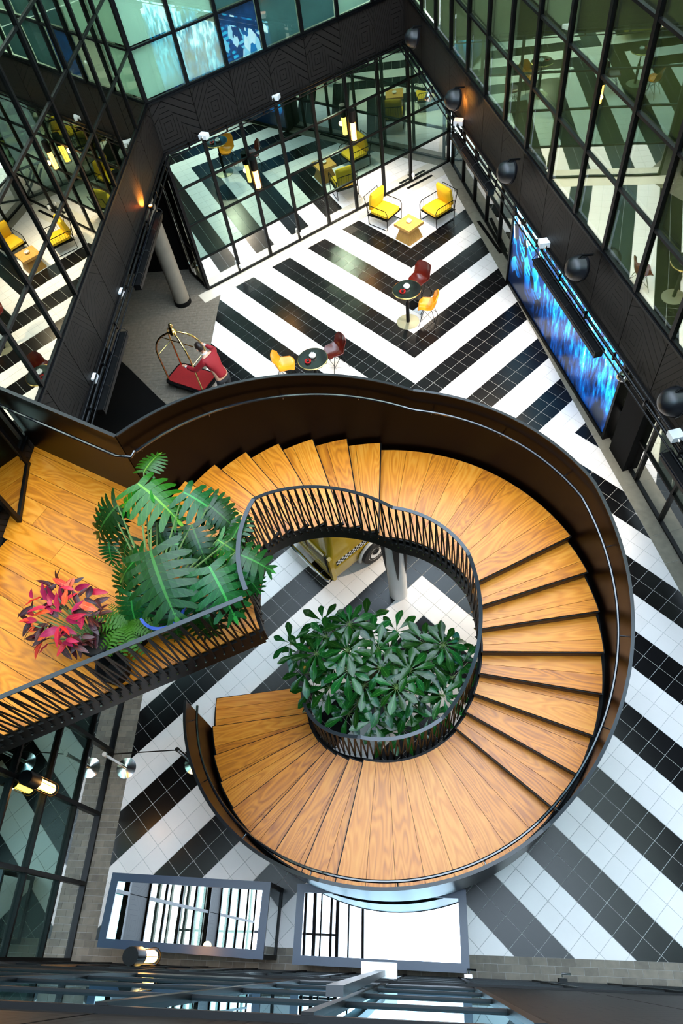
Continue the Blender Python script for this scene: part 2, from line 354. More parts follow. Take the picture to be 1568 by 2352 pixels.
# ------------------------------------------------------------------ floor
floor = MB().box((-9.5, -11, -.2), (8, 13, -.006)).build('floor', 'grout', kind='structure')
FL = -5.21; FB = -9.62
def back_in(d): return (-BN.x, -BN.y, -(B0.dot(BN) + d))     # keep side toward atrium beyond d from the glass
kb = GN
def right_in(d): return (-GN.x, -GN.y, -(G0.dot(GN) + d))
T = .3
def tile_clip(poly):
    poly = clip(poly, -1, 0, -FL)
    poly = clip(poly, 0, -1, -FB) if poly else poly
    poly = clip(poly, *back_in(.42)) if poly else poly
    poly = clip(poly, *right_in(.34)) if poly else poly
    return poly
def hidden_by_stair(p):
    d = CAM - Vector(p); z = .2
    while z < 5.2:
        q = Vector(p) + d * (z / CAM.z); r = math.hypot(q.x - SX, q.y - SY); a = math.degrees(math.atan2(q.y - SY, q.x - SX))
        if RI - .05 < r < RP and abs(zline(a) - z) < .25: return True
        if z > 4.6 and z < 5 and q.x < -1.9 and r > 1.4 and q.y > -8.1 and q.y < -3.6: return True
        z += .1
    return False
tiles = {'black': [], 'white': []}
g = .0035
R2 = math.sqrt(.5)
for i in range(-60, 60):
    for j in range(-60, 60):
        ca, cb = i + .5, j + .5
        x, y = (ca - cb) * R2, (ca + cb) * R2
        if y >= 0: f = cb if x >= 0 else ca
        else: f = -ca if x >= 0 else -cb
        if not (-6 < x * T < 7 and -10.5 < y * T < 12): continue
        col = 'black' if math.floor(f / 2) % 2 == 1 and not (y > 0 and f > 16) else 'white'
        gg = g / T
        quad = [(a, b) for a, b in ((i + gg, j + gg), (i + 1 - gg, j + gg), (i + 1 - gg, j + 1 - gg), (i + gg, j + 1 - gg))]
        quad = [((a - b) * R2 * T, (a + b) * R2 * T) for a, b in quad]
        pc = tile_clip(quad)
        if area(pc) < .0008: continue
        full = abs(area(pc) - area(quad)) < 1e-6
        c = (x * T, y * T); px, py = pix((c[0], c[1], 0))
        vis = -30 < px < 1600 and -30 < py < 2380 and not hidden_by_stair((c[0], c[1], 0))
        dist = (CAM - Vector((c[0], c[1], 0))).length
        tiles[col].append((0 if vis else 1, dist, c, pc, full))
for col in tiles:
    tl = sorted(tiles[col], key=lambda t: (t[0], t[1]))
    h = (T - 2 * g) / 2; ch = .002
    mb = MB(); q = [(-h, 0), (0, -h), (h, 0), (0, h)]
    s2 = math.sqrt(2)
    bl = [(x * s2, y * s2, -.008) for x, y in q]; tp0 = [(x * s2, y * s2, -.0015) for x, y in q]; tp = [(x * s2 * (1 - ch / h), y * s2 * (1 - ch / h), 0) for x, y in q]
    mb.v = bl + tp0 + tp
    for k in range(4):
        mb.face([k, (k + 1) % 4, 4 + (k + 1) % 4, 4 + k]); mb.face([4 + k, 4 + (k + 1) % 4, 8 + (k + 1) % 4, 8 + k])
    mb.face([8, 9, 10, 11])
    tm = mb.mesh(col + '_tile', col + '_tile')
    rest = MB(); n = 0
    for _, _, c, pc, full in tl:
        if n < 300:
            n += 1
            if full: inst(tm, col + '_tile', floor, (c[0], c[1], 0))
            else: MB().prism([(x - c[0], y - c[1]) for x, y in pc], -.008, 0, bottom=False).build(col + '_tile', col + '_tile', floor, (c[0], c[1], 0))
        else: rest.prism(pc, -.008, 0, bottom=False)
    rest.build(col + '_tiles', col + '_tile', floor, kind='stuff')
# setts: basket pattern strips
setts = []
def sett_area(region_clip, x0, x1, y0, y1):
    W, H = .20, .10; j = 0; y = y0
    while y < y1:
        x = x0 - (W / 2 if j % 2 else 0)
        while x < x1:
            p = [(x + .002, y + .002), (x + W - .002, y + .002), (x + W - .002, y + H - .002), (x + .002, y + H - .002)]
            p = region_clip(p)
            if area(p) > .0015:
                cx = sum(a for a, b in p) / len(p); cy = sum(b for a, b in p) / len(p); px, py = pix((cx, cy, 0))
                vis = 0 < px < 1568 and 0 < py < 2352
                setts.append((0 if vis else 1, (CAM - Vector((cx, cy, 0))).length, p, (cx, cy)))
            x += W
        y += H; j += 1
def rclip(x0, x1, y0, y1):
    def f(p):
        for a in ((-1, 0, -x0), (1, 0, x1), (0, -1, -y0), (0, 1, y1)):
            p = clip(p, *a)
            if len(p) < 3: return []
        return p
    return f
def east(p):
    p = rclip(FL, 6.5, NY, FB)(p); return clip(p, *right_in(.0)) if p else p
sett_area(east, FL, 6.5, NY, FB)
sett_area(rclip(WX, FL, NY, -2.6), WX, FL, NY, -2.6)
def west(p):
    p = rclip(-8.2, FL, -2.6, 6.6)(p); return clip(p, *back_in(-3.0)) if p else p
def west2(p):
    p = west(p)
    return p
sett_area(west2, -8.2, FL, -2.6, 6.6)
setts.sort(key=lambda t: (t[0], t[1])); rest = MB()
for n, (_, _, p, c) in enumerate(setts):
    if n < 300: MB().prism([(x - c[0], y - c[1]) for x, y in p], -.008, random.uniform(-.001, .0015), bottom=False).build('paving_stone', 'sett', floor, (c[0], c[1], 0))
    else: rest.prism(p, -.008, random.uniform(-.001, .001), bottom=False)
rest.build('paving_stones', 'sett', floor, kind='stuff')
def slab_row(p0, u, nrm, s0, s1, d0, d1, step, name, m, cl=None):
    s = s0
    while s < s1 - .01:
        e = min(s + step, s1)
        p = [p0 + u * a + nrm * d for a, d in ((s + .003, d0), (e - .003, d0), (e - .003, d1), (s + .003, d1))]
        p = [(q.x, q.y) for q in p]
        if cl: p = cl(p)
        if area(p) > .004: MB().prism(p, -.008, .001, bottom=False).build(name, m, floor)
        s = e
slab_row(B0, BU, BN, -.35, 8.6, .0, .415, .9, 'cream_slab', 'cream', lambda p: clip(clip(p, -1, 0, 5.95), *right_in(.34)))
slab_row(G0, GU, GN, -.5, 20.6, -.0, .335, .62, 'kerb_slab', 'kerb', lambda p: clip(clip(p, 0, -1, -FB), *back_in(.0)))
for nm, pts in (('floor_grille', ((1.91, 7.76), (2.40, 6.27))), ('floor_grille', ((-.04, 9.62), (.72, 10.20)))):
    a, b = Vector((*pts[0], .004)), Vector((*pts[1], .004)); mb = MB(); mb.bar(a, b, .09, .006)
    fl = mb.build(nm, 'matt_black', label='black linear floor grille in the %s' % ('stone kerb by the right shopfront' if pts[0][0] > 1 else 'white stone by the back shopfront'), cat='floor grille', group='linear floor grilles')
    sl = MB(); d = (b - a).normalized(); nn = Vector((-d.y, d.x, 0))
    for k in range(int((b - a).length / .05)):
        p = a + d * (.03 + k * .05); sl.bar(p - nn * .04 + Vector((0, 0, .005)), p + nn * .04 + Vector((0, 0, .005)), .012, .006)
    sl.build('grille_bars', 'black', fl, kind='stuff')
# dark entrance mat in the recess
MB().prism([(-8.2, 3.72), (-7.29, 2.80), (-6.34, 1.76), (-5.5, .9), (-5.3, -1.6), (-8.2, -1.6)], .002, .014).build('entrance_mat', 'matt_black', label='large black entrance mat in the dark recess beside the luggage cart', cat='mat')

# ------------------------------------------------------------------ facades
def P3(p0, u, n, s, d, z): return (p0.x + u.x * s + n.x * d, p0.y + u.y * s + n.y * d, z)
def slab(mb, p0, u, n, s0, s1, d0, d1, z0, z1):
    mb.hexa([P3(p0, u, n, *q) for q in ((s0, d0, z0), (s1, d0, z0), (s1, d1, z0), (s0, d1, z0), (s0, d0, z1), (s1, d0, z1), (s1, d1, z1), (s0, d1, z1))])
def wallobj(name, p0, u, n, L0, L1, z0, z1, back=-1.0, m='interior', bands=()):
    mb = MB(); slab(mb, p0, u, n, L0, L1, back - .1, back, z0, z1)
    o = mb.build(name, m, kind='structure')
    return o
def grid(w, p0, u, n, cols, rows, gl, mw=.055, pane_skip=None, depth=.035, tr_over=0):
    for s in cols:
        mb = MB(); slab(mb, p0, u, n, s - mw / 2, s + mw / 2, -.03, depth, rows[0], rows[-1]); mb.build('mullion', 'frame', w)
    for z in rows:
        mb = MB(); slab(mb, p0, u, n, cols[0] - .02, cols[-1] + .02, -.03, depth - .010, z - .022, z + .022); mb.build('transom', 'frame', w)
    for i, (a, b) in enumerate(zip(cols, cols[1:])):
        for k, (z0, z1) in enumerate(zip(rows, rows[1:])):
            if pane_skip and pane_skip(i, k): continue
            mb = MB(); slab(mb, p0, u, n, a, b, -.006, .0, z0, z1)
            mb.build('pane', gl(i, k) if callable(gl) else gl, w)
def fascia(w, p0, u, n, cols, z0, z1, d=.0, td=.05):
    for a, b in zip(cols, cols[1:]):
        mb = MB(); slab(mb, p0, u, n, a + .008, b - .008, -.06, d + .02, z0, z1)
        # uv on the room face (face 2..5: the one at max d is index 4)
        mb.uv[4] = [(1, 0), (0, 0), (0, 1), (1, 1)]
        mb.build('fascia_panel', 'fascia', w)
    mb = MB(); slab(mb, p0, u, n, cols[0], cols[-1], -.1, -.03, z0, z1); mb.build('fascia_backing', 'black', w)
    for z in (z0, z1):
        mb = MB(); slab(mb, p0, u, n, cols[0], cols[-1], -.06, d + td, z - .02, z + .02); mb.build('fascia_trim', 'frame', w)
LOW = [.04, .95, 1.95, 2.9, 3.8]
UP1 = [4.97, 6.0, 7.05, 8.1, 9.15]; UP2 = [10.2, 11.25, 12.3, 13.35, 14.4]
def fr(a, b, step=MOD, off=0):
    r = [a]; s = off
    while s < b - .15:
        if s > a + .15: r.append(s)
        s += step
    return r + [b]
# back wall
wb = wallobj('wall_back', B0, BU, BN, 0, 9.0, 0, 14.4, -1.6, 'interior_lit')
c = fr(0, 7.09, 1.02) ; c = [0, 1.04, 2.06, 3.07, 4.09, 5.09, 6.1, 7.09, 8.55]
grid(wb, B0, BU, BN, c, LOW, lambda i, k: 'glass_clear' if k == 0 else 'glass_green', .075, depth=.04)
cu = [0, 1.04, 2.06, 3.07, 4.09, 5.09, 6.1, 7.07]
fascia(wb, B0, BU, BN, cu, 3.84, 4.93)
grid(wb, B0, BU, BN, cu, UP1, 'glass_upper', .075); fascia(wb, B0, BU, BN, cu, 9.17, 10.18); grid(wb, B0, BU, BN, cu, UP2, 'glass_upper', .085)
blinds = {(0, 0): 'blind_green', (1, 0): 'blind_cream', (2, 0): 'blind_blue', (3, 0): 'blind_teal', (4, 0): 'blind_teal', (5, 0): 'blind_green', (6, 0): 'blind_green', (0, 1): 'blind_green', (1, 1): 'blind_green', (2, 1): 'blind_teal', (3, 1): 'blind_teal', (0, 2): 'blind_green'}
for i in range(7):
    for k in range(4):
        m = blinds.get((i, k), 'blind_green' if (i + k) % 3 else 'blind_teal')
        mb = MB(); slab(mb, B0, BU, BN, cu[i] + .04, cu[i + 1] - .04, -.09, -.07, UP1[k] + .03, UP1[k + 1] - .03); mb.build('blind', m, wb)
# right wall: upper glazing over set-back shop front
wr = wallobj('wall_right', U0, UU, UN, -.2, 20.9, 4.9, 14.4, -.7, 'interior_lit')
cr = fr(0, 20.5, 1.035, .42)
fascia(wr, U0, UU, UN, cr, 3.84, 4.93); grid(wr, U0, UU, UN, cr, UP1, 'glass', .07); fascia(wr, U0, UU, UN, cr, 9.17, 10.18); grid(wr, U0, UU, UN, cr, UP2, 'glass', .07)
for i, (s0, s1) in enumerate(zip(cr, cr[1:])):  # added panels, not real blinds: their colours imitate reflections in the glass
    if s1 > 15: break
    for k in range(4):
        mb = MB(); slab(mb, U0, UU, UN, s0 + .04, s1 - .04, -.10, -.08, UP1[k] + .03, UP1[k + 1] - .03); mb.build('blind', 'reflect_sage' if i < 7 or (k > 1 and i < 9) else 'reflect_olive', wr)
wr2 = wallobj('wall_right_ground', G0, GU, GN, -.5, 21.3, 0, 3.8, -1.2, 'interior')
cg = fr(-.35, 21.2, 1.03, .1)
grid(wr2, G0, GU, GN, cg, LOW, lambda i, k: 'glass_clear' if k == 0 else 'glass', .05, depth=.05)
MB().prism([tuple((U0 + UU * 0 + UN * -.05).xy), tuple((U0 + UU * 20.5 + UN * -.05).xy), tuple((G0 + GU * 21.2 - GN * 1.2).xy), tuple((G0 - GU * .5 - GN * 1.2).xy)], 3.80, 3.84).build('trim_1', 'black', kind='structure')
# left wall
LP = Vector((WX, 5.66, 0)); LU = Vector((0, -1, 0)); LN = Vector((1, 0, 0))
wl = wallobj('wall_left', LP, LU, LN, -.4, 15.6, 4.9, 14.4, -2.0, 'interior')
cl_ = fr(0, 15.58, MOD, .05)
fascia(wl, LP, LU, LN, cl_[:10], 3.84, 4.93)
grid(wl, LP, LU, LN, cl_, UP1, 'glass_left', .06); fascia(wl, LP, LU, LN, cl_, 9.17, 10.18); grid(wl, LP, LU, LN, cl_, UP2, 'glass_left', .06)
fascia(wl, LP, LU, LN, [s for s in cl_ if s > 13.8] if False else cl_[9:], 3.84, 4.93)
wl2 = wallobj('wall_left_ground', LP, LU, LN, 8.4, 15.6, 0, 3.8, -1.2, 'interior')
cs = [8.45, 9.39, 10.41, 11.43, 12.45, 13.48, 14.52, 15.55]
grid(wl2, LP, LU, LN, cs, LOW, lambda i, k: 'glass_clear' if k == 0 else 'glass_green', .06, depth=.06)
MB().box((-8.3, -3.0, 0), (-8.2, 7.4, 3.84)).build('wall_recess', 'matt_black', kind='structure')
MB().box((-8.3, -3.0, 3.80), (-5.64, 7.6, 3.84)).build('trim_2', 'black', kind='structure')
MB().box((-8.3, -3.05, 0), (-5.66, -2.95, 3.8)).build('wall_recess_side', 'matt_black', kind='structure')
# near wall
NP = Vector((-5.58, NY, 0)); NU = Vector((1, 0, 0)); NN = Vector((0, 1, 0))
wn = wallobj('wall_near', NP, NU, NN, 0, 11.3, 0, 14.4, -1.4, 'interior')
cn = [0, .7, 1.45, 2.2, 2.95, 3.68, 4.4, 5.14, 5.92, 6.95, 7.98, 9.0, 10.1, 11.2]
grid(wn, NP, NU, NN, cn, LOW, lambda i, k: 'glass_clear' if k == 0 else 'glass_near', .05, depth=.03)
fascia(wn, NP, NU, NN, cn, 3.84, 4.93, -.02, .02)
cgn = [0, 1.45, 2.95, 4.4, 5.14, 5.92]
grid(wn, NP, NU, NN, cgn, UP1, 'glass_near', .045, depth=.022)
for z0, z1 in zip(UP1, UP1[1:]): fascia(wn, NP, NU, NN, cn[8:], z0, z1, -.015, .012)
fascia(wn, NP, NU, NN, cn, 9.17, 10.18, -.03, .005); grid(wn, NP, NU, NN, cgn + cn[9:], UP2, 'glass_near', .05, depth=.01)
# roof structure
roof = thing('roof_frame', (0, 0, 15.0), 'dark steel roof beams over the open court', 'roof frame')
roof['kind'] = 'structure'
for k, x in enumerate((-5.3, -4.9, -4.55, -4.3, -4.05, -3.75, -3.55, -3.2, -3.0, -2.65, -2.2)):
    MB().bar((x, -10.2, 0), (x + .1 * math.sin(k * 2.3), 6.5 + .76 * (x + 5.57), 0), .05 + .03 * (k % 3), .18).build('roof_beam', 'frame', roof)
for y in (-9.1, -7.4, -4.0, 1.6): MB().bar((-5.7, y, .14), (-3.0, y, .14), .07, .07).build('roof_beam', 'rail_bar', roof)
MB().box((-8.3, 6.6, 0), (-5.0, 6.75, 14.4)).build('wall_recess_back', 'matt_black', kind='structure')
MB().box((-8.4, -11, 3.86), (-7.6, 7.0, 4.9)).build('wall_recess_upper', 'matt_black', kind='structure')

# ------------------------------------------------------------------ spiral staircase (local coordinates about its centre)
stair = thing('spiral_staircase', (SX, SY, 0), 'oak spiral staircase with waxed dark steel outer wall around the big green plant', 'staircase')
def pol(r, a, z=None):
    a = math.radians(a); p = (r * math.cos(a), r * math.sin(a)); return p if z is None else (p[0], p[1], z)
def sector(r0, r1, ai0, ao0, ai1, ao1, n=None):
    n = n or max(2, int((ao1 - ao0) / 3))
    outer = [pol(r1, ao0 + (ao1 - ao0) * i / n) for i in range(n + 1)]; inner = [pol(r0, ai1 + (ai0 - ai1) * i / n) for i in range(n + 1)]
    return outer + inner
def uvrad(am):
    c, s = math.cos(math.radians(am)), math.sin(math.radians(am)); off = random.random() * 5
    return lambda x, y: (x * c + y * s + off, -x * s + y * c)
for k in range(1, 25):
    z = k * HR; ai0, ao0 = ANG_I[k], ANG_O[k]; ai1, ao1 = ANG_I[k + 1], ANG_O[k + 1]
    if k == 1: ao0, ai0 = -180, -188.5
    big = ao1 - ao0 > 20
    grain = 'oak'
    tr = MB().prism(sector(RI - .02, RO + .02, ai0, ao0, ai1 + 1, ao1 + .6), z - .055, z - .021).build('landing' if big else 'tread', 'black', stair)
    # riser under the nosing
    if k > 1:
        e = .35
        MB().prism([pol(RI, ai0 + .8), pol(RO, ao0 + .4), pol(RO, ao0 + .9), pol(RI, ai0 + 1.8)], z - HR, z - .055).build('riser', 'riser', stair)
    else:
        MB().prism(sector(RI - .01, RO, ai0 + .8, ao0 + .4, ai1, ao1), 0, z - .055).build('riser', 'riser', stair)
    # planks on the tray
    cuts = [0, 1] if (not big) else [i / 8 for i in range(9)]
    if not big: cuts = random.choice([[0, .34, 1], [0, .62, 1], [0, .5, 1], [0, .75, 1]])
    if k == 1: cuts = [0, .36, .68, 1]
    lip_i, lip_o = .55, .28
    for c0, c1 in zip(cuts, cuts[1:]):
        A = ai0 + lip_i; B = ai1 + .9; C = ao0 + lip_o; D = ao1 + .45
        ia, ib = A + (B - A) * c0 + .09, A + (B - A) * c1 - .09; oa, ob = C + (D - C) * c0 + .05, C + (D - C) * c1 - .05
        MB().prism(sector(RI + .004, RO, ia, oa, ib, ob), z - .02, z, uvrad((ia + ib + oa + ob) / 4)).build('plank', grain, tr)
# inner stringer, outer plate
def band(mb, r0, r1, a0, a1, zb, zt, step=2.0):
    n = max(1, int(round((a1 - a0) / step))); prev = None
    for i in range(n + 1):
        a = a0 + (a1 - a0) * i / n; b = len(mb.v)
        mb.v += [pol(r0, a, zb(a)), pol(r1, a, zb(a)), pol(r1, a, zt(a)), pol(r0, a, zt(a))]
        if prev is not None:
            for q in range(4): mb.face([prev + q, prev + (q + 1) % 4, b + (q + 1) % 4, b + q])
        else: mb.face([b, b + 3, b + 2, b + 1])
        prev = b
    mb.face([prev, prev + 1, prev + 2, prev + 3]); return mb
band(MB(), RI - .055, RI - .02, -188, 207, lambda a: max(0, zline(a) - .36), lambda a: max(.05, zline(a) - HR * .55)).build('inner_stringer', 'black', stair)
band(MB(), RP, RP + .018, -170.3, 157, lambda a: max(0, zline(a) - .42), lambda a: zline(a) + 1.33).build('outer_plate', 'plate', stair, smooth=True)
band(MB(), RP - .012, RP + .03, -170.3, 157, lambda a: zline(a) + 1.33, lambda a: zline(a) + 1.345).build('plate_rim', 'rim', stair)
hr = [pol(3.075, -170 + i * 2, zline(-170 + i * 2) + 1.03) for i in range(164)]
MB().tube(hr, .021, 8).build('handrail', 'tube', stair, smooth=True)
for i in range(17):
    a = -166 + i * 20; z = zline(a) + 1.03; MB().tube([pol(3.08, a, z - .02), pol(3.09, a, z - .07), pol(RP, a, z - .07)], .009, 6).build('rail_bracket', 'tube', stair)
# soffit closing the stair underneath
mbs = MB(); prev = None
for i in range(0, 170):
    a = -178 + i * 2
    if a > 160: break
    b = len(mbs.v); z0 = max(.0, zline(a) - .33); mbs.v += [pol(RI - .03, a, z0), pol(RP, a, z0), pol(RP, a, z0 + .02), pol(RI - .03, a, z0 + .02)]
    if prev is not None:
        for q in range(4): mbs.face([prev + q, prev + (q + 1) % 4, b + (q + 1) % 4, b + q])
    prev = b
mbs.build('soffit', 'black', stair)
# inner railing
RB = RI - .075
railtop = lambda a: zline(a) + .93
band(MB(), RB - .028, RB + .022, -187, 207, lambda a: railtop(a), lambda a: railtop(a) + .012).build('inner_rail', 'rail_bar', stair)
bolts = MB(); da = 4.15; a = -184.0
def bolt(p, nrm, mb):
    p = Vector(p); nrm = Vector(nrm).normalized(); mb.tube([p, p + nrm * .022], .013, 6)
while a < 206:
    p = pol(RB, a, max(.03, zline(a) - .16)); q = pol(RB, a, railtop(a)); b2 = min(a + da, 206.5); q2 = pol(RB, b2, railtop(b2)); rad = (math.cos(math.radians(a)), math.sin(math.radians(a)), 0)
    MB().bar(p, q, .022, .012, rad).build('baluster', 'black', stair)
    MB().bar(p, q2, .020, .010, rad).build('baluster', 'black', stair)
    bolt((p[0] - rad[0] * .006, p[1] - rad[1] * .006, p[2] + .045), (-rad[0], -rad[1], .4), bolts)
    a += da
bolts.build('bolts', 'chrome', stair, kind='stuff')

# ------------------------------------------------------------------ upper platform
plat = thing('floor_upper', (0, 0, 0), None, None, kind='structure')
def W2(r, a): p = pol(r, a); return (p[0] + SX, p[1] + SY)
pp = [(WX + .02, -3.60)] + [W2(RO + .02, 157)] + [W2(RI - .02, 157 + (207 - 157) * i / 14) for i in range(15)]
e0 = Vector((*W2(RI - .02, 207), 0)); e1 = Vector((WX + .02, -8.14, 0)); pp += [(e1.x, e1.y)]
MB().prism(pp, ZP - .30, ZP - .024).build('slab', 'black', plat)
ud = Vector((-1.95, 1.02, 0)).normalized(); nd = Vector((ud.y, -ud.x, 0))
if nd.y > 0: nd = -nd
org = Vector((*W2(RO, 157), 0)); d = -1.2
while d < 4.6:
    a0, a1 = d, d + .325
    p = clip(pp, nd.x, nd.y, org.dot(nd) + a1 - .003); p = clip(p, -nd.x, -nd.y, -(org.dot(nd) + a0 + .003)) if p else p
    if area(p) > .01:
        # butt joint somewhere along the board
        t = random.uniform(.5, 2.6)
        for sgn in (1, -1):
            q = clip(p, sgn * ud.x, sgn * ud.y, sgn * (org.dot(ud) + t) - .002)
            if area(q) > .01:
                o5 = random.random() * 9
                MB().prism(q, ZP - .024, ZP, lambda x, y: (x * ud.x + y * ud.y + o5, x * nd.x + y * nd.y)).build('plank', 'oak', plat)
    d += .325
# straight plate and rail from the V corner to the left wall
vc = Vector((*W2(RP + .009, 157), 0)); ve = Vector((WX + .03, -3.60, 0))
MB().bar(vc + Vector((0, 0, ZP + .455)), ve + Vector((0, 0, ZP + .455)), .018, 1.75).build('side_plate', 'plate', plat)
MB().bar(vc + Vector((0, 0, ZP + 1.337)), ve + Vector((0, 0, ZP + 1.337)), .045, .014).build('plate_rim', 'rim', plat)
inn = Vector((-.04, -.09, 0)); zc = ZP + 1.03
MB().tube([Vector((*W2(3.075, 156), zc)), Vector((*W2(3.06, 157.6), zc)), vc + Vector((-.10, -.05, zc)), ve + Vector((0, -.10, zc))], .021, 8).build('handrail', 'tube', plat, smooth=True)
# front railing
ed = (e1 - e0).normalized(); eo = Vector((-ed.y, ed.x, 0)); eo = eo if eo.y < 0 else -eo
Lr = (e1 - e0).length
MB().bar(e0 + eo * .02 + Vector((0, 0, ZP - .19)), e1 + eo * .02 + Vector((0, 0, ZP - .19)), .035, .30).build('edge_beam', 'black', plat)
MB().bar(e0 + eo * .065 + Vector((0, 0, ZP + .93)), e1 + eo * .065 + Vector((0, 0, ZP + .93)), .05, .012).build('front_rail', 'rail_bar', plat)
bolts = MB(); s = .03
while s < Lr - .05:
    p = e0 + ed * s + eo * .065; s2_ = min(s + .115, Lr)
    p2 = e0 + ed * s2_ + eo * .065
    MB().bar(p + Vector((0, 0, ZP - .16)), p + Vector((0, 0, ZP + .93)), .024, .012, eo).build('baluster', 'black', plat)
    MB().bar(p + Vector((0, 0, ZP - .16)), p2 + Vector((0, 0, ZP + .93)), .022, .010, eo).build('baluster', 'black', plat)
    bolt(p + eo * .006 + Vector((0, 0, ZP - .10)), (eo.x, eo.y, .4), bolts); s += .115
bolts.build('bolts', 'chrome', plat, kind='stuff')
# glass door leaf standing open at the left wall
dr = thing('platform_door', (WX + .03, -3.95, ZP), 'black framed glass door leaf at the upper end of the plank platform', 'door')
dq = at(4, 1185, ZP); dv = (Vector((dq.x, dq.y, 0)) - Vector((WX + .03, -3.75, 0)))
d1 = Vector((.16, -.95, 0))
for a, b in (((0, 0, 0), (0, 0, 2.4)), ((d1.x, d1.y, 0), (d1.x, d1.y, 2.4)), ((0, 0, .04), (d1.x, d1.y, .04)), ((0, 0, 2.4), (d1.x, d1.y, 2.4))):
    MB().bar(a, b, .06, .06, (1, 0, 0) if a[2] != b[2] else (0, 0, 1)).build('door_frame', 'frame', dr)
MB().bar((0, 0, 1.2), (d1.x, d1.y, 1.2), .012, 2.3).build('pane', 'glass_left', dr)

# ------------------------------------------------------------------ columns
t = thing('column', (-6.23, 5.18, 0), 'round grey plaster column with black foot in the dark recess on the left', 'column')
MB().lathe([(.205, .0), (.205, 3.8)], n=32).build('shaft', 'column', t, smooth=True); MB().lathe([(.225, 0), (.225, .12), (.207, .13)], n=32).build('foot', 'matt_black', t, smooth=True)
cb = at(915, 1372, 0)
t = thing('support_column', (cb.x, cb.y + .1, 0), 'round white column with dark pointed steel fins under the stair landing', 'column')
MB().lathe([(.175, 0), (.175, 2.85)], n=40).build('shaft', 'white_column', t, smooth=True)
for a in (-80, -12, 190):
    c, s_ = math.cos(math.radians(a)), math.sin(math.radians(a)); mb = MB()
    pts = []
    for k in range(9):
        f = k / 8; z = .85 + 1.95 * f; w = .062 * math.sin(f * PI * .5) ** .7 + .003; pts.append((z, w))
    R_ = .178; prev = None
    for z, w in pts:
        b = len(mb.v)
        for dx in (-w, w):
            for rr in (R_ - .03, R_ + .004 + .10 * (z - .85) / 2): mb.v.append((c * rr - s_ * dx, s_ * rr + c * dx, z))
        if prev is not None:
            for q in ((0, 1), (1, 3), (3, 2), (2, 0)): mb.face([prev + q[0], prev + q[1], b + q[1], b + q[0]])
        prev = b
    mb.build('fin', 'black', t)
MB().box((-.55, -.3, 2.83), (.55, .5, 2.9)).build('head_plate', 'black', t)

# ------------------------------------------------------------------ yellow checker vehicle under the landing
v0 = at(768, 1331, .32); A = Vector((.745, .667, 0)); ang = math.atan2(A.y, A.x)
t = thing('yellow_van', (v0.x, v0.y, 0), 'mustard yellow little van with black and white checker stripe parked under the stair', 'van', rz=ang)
Lv, Wv, Hv = 3.0, 1.45, 1.75
mb = MB()
def rr_(x0, x1, y0, y1, r, n=4):
    out = []
    for cx, cy, a0 in ((x1 - r, y0 + r, -90), (x1 - r, y1 - r, 0), (x0 + r, y1 - r, 90), (x0 + r, y0 + r, 180)):
        for i in range(n + 1):
            a = math.radians(a0 + 90 * i / n); out.append((cx + r * math.cos(a), cy + r * math.sin(a)))
    return out
def loft(mb, rings, cap=True):
    bs = []
    for poly, z in rings:
        bs.append(len(mb.v)); mb.v += [(x, y, z) for x, y in poly]
    n = len(rings[0][0])
    for a, b in zip(bs, bs[1:]):
        for k in range(n): mb.face([a + k, a + (k + 1) % n, b + (k + 1) % n, b + k])
    if cap: mb.face([bs[0] + n - 1 - k for k in range(n)]); mb.face([bs[-1] + k for k in range(n)])
    return mb
loft(mb, [(rr_(.02, Lv, .02, Wv, .08), .30), (rr_(0, Lv, 0, Wv, .08), .40), (rr_(0, Lv, 0, Wv, .08), 1.05), (rr_(.03, Lv, .03, Wv - .03, .10), 1.1), (rr_(.10, Lv - .1, .10, Wv - .10, .14), 1.68), (rr_(.2, Lv - .2, .2, Wv - .2, .14), Hv)])
mb.build('body', 'yellow_paint', t, smooth=True)
MB().box((-.03, -.02, .30), (.05, .06, 1.08)).build('corner_post', 'yellow_paint', t)
MB().box((-.025, .02, .34), (.0, Wv, .46)).build('lower_trim', 'yellow_paint', t)
wh, bl = MB(), MB()
for i in range(44):
    for j in range(3):
        x = .12 + i * .045; mbx = wh if (i + j) % 2 else bl; mbx.box((x, -.008, .72 + j * .045), (x + .045, .002, .765 + j * .045))
wh.build('checker_squares', 'white_gloss', t, kind='stuff'); bl.build('checker_squares', 'black', t, kind='stuff')
for i in range(3):
    x = .10 + i * .0
for k, (y0, y1) in enumerate(((.16, .68), (.76, 1.30))):
    wv = MB(); wv.bar((-.012, y0, .86), (-.012, y1, .86), .40, .02, (1, 0, 0)); wv.build('window_pane', 'window_dark', t)
    for z in (.66, 1.06): MB().bar((-.02, y0, z), (-.02, y1, z), .03, .03).build('window_trim', 'yellow_paint', t)
MB().bar((-.02, .10, .5), (-.02, .10, 1.07), .05, .03, (1, 0, 0)).build('window_trim', 'black', t)
bump = [(-.10, .02, .36), (-.14, .1, .36), (-.15, .4, .36), (-.15, 1.1, .36), (-.12, 1.42, .36), (.02, 1.5, .36)]
MB().tube(bump, .035, 8).build('bumper', 'chrome', t, smooth=True)
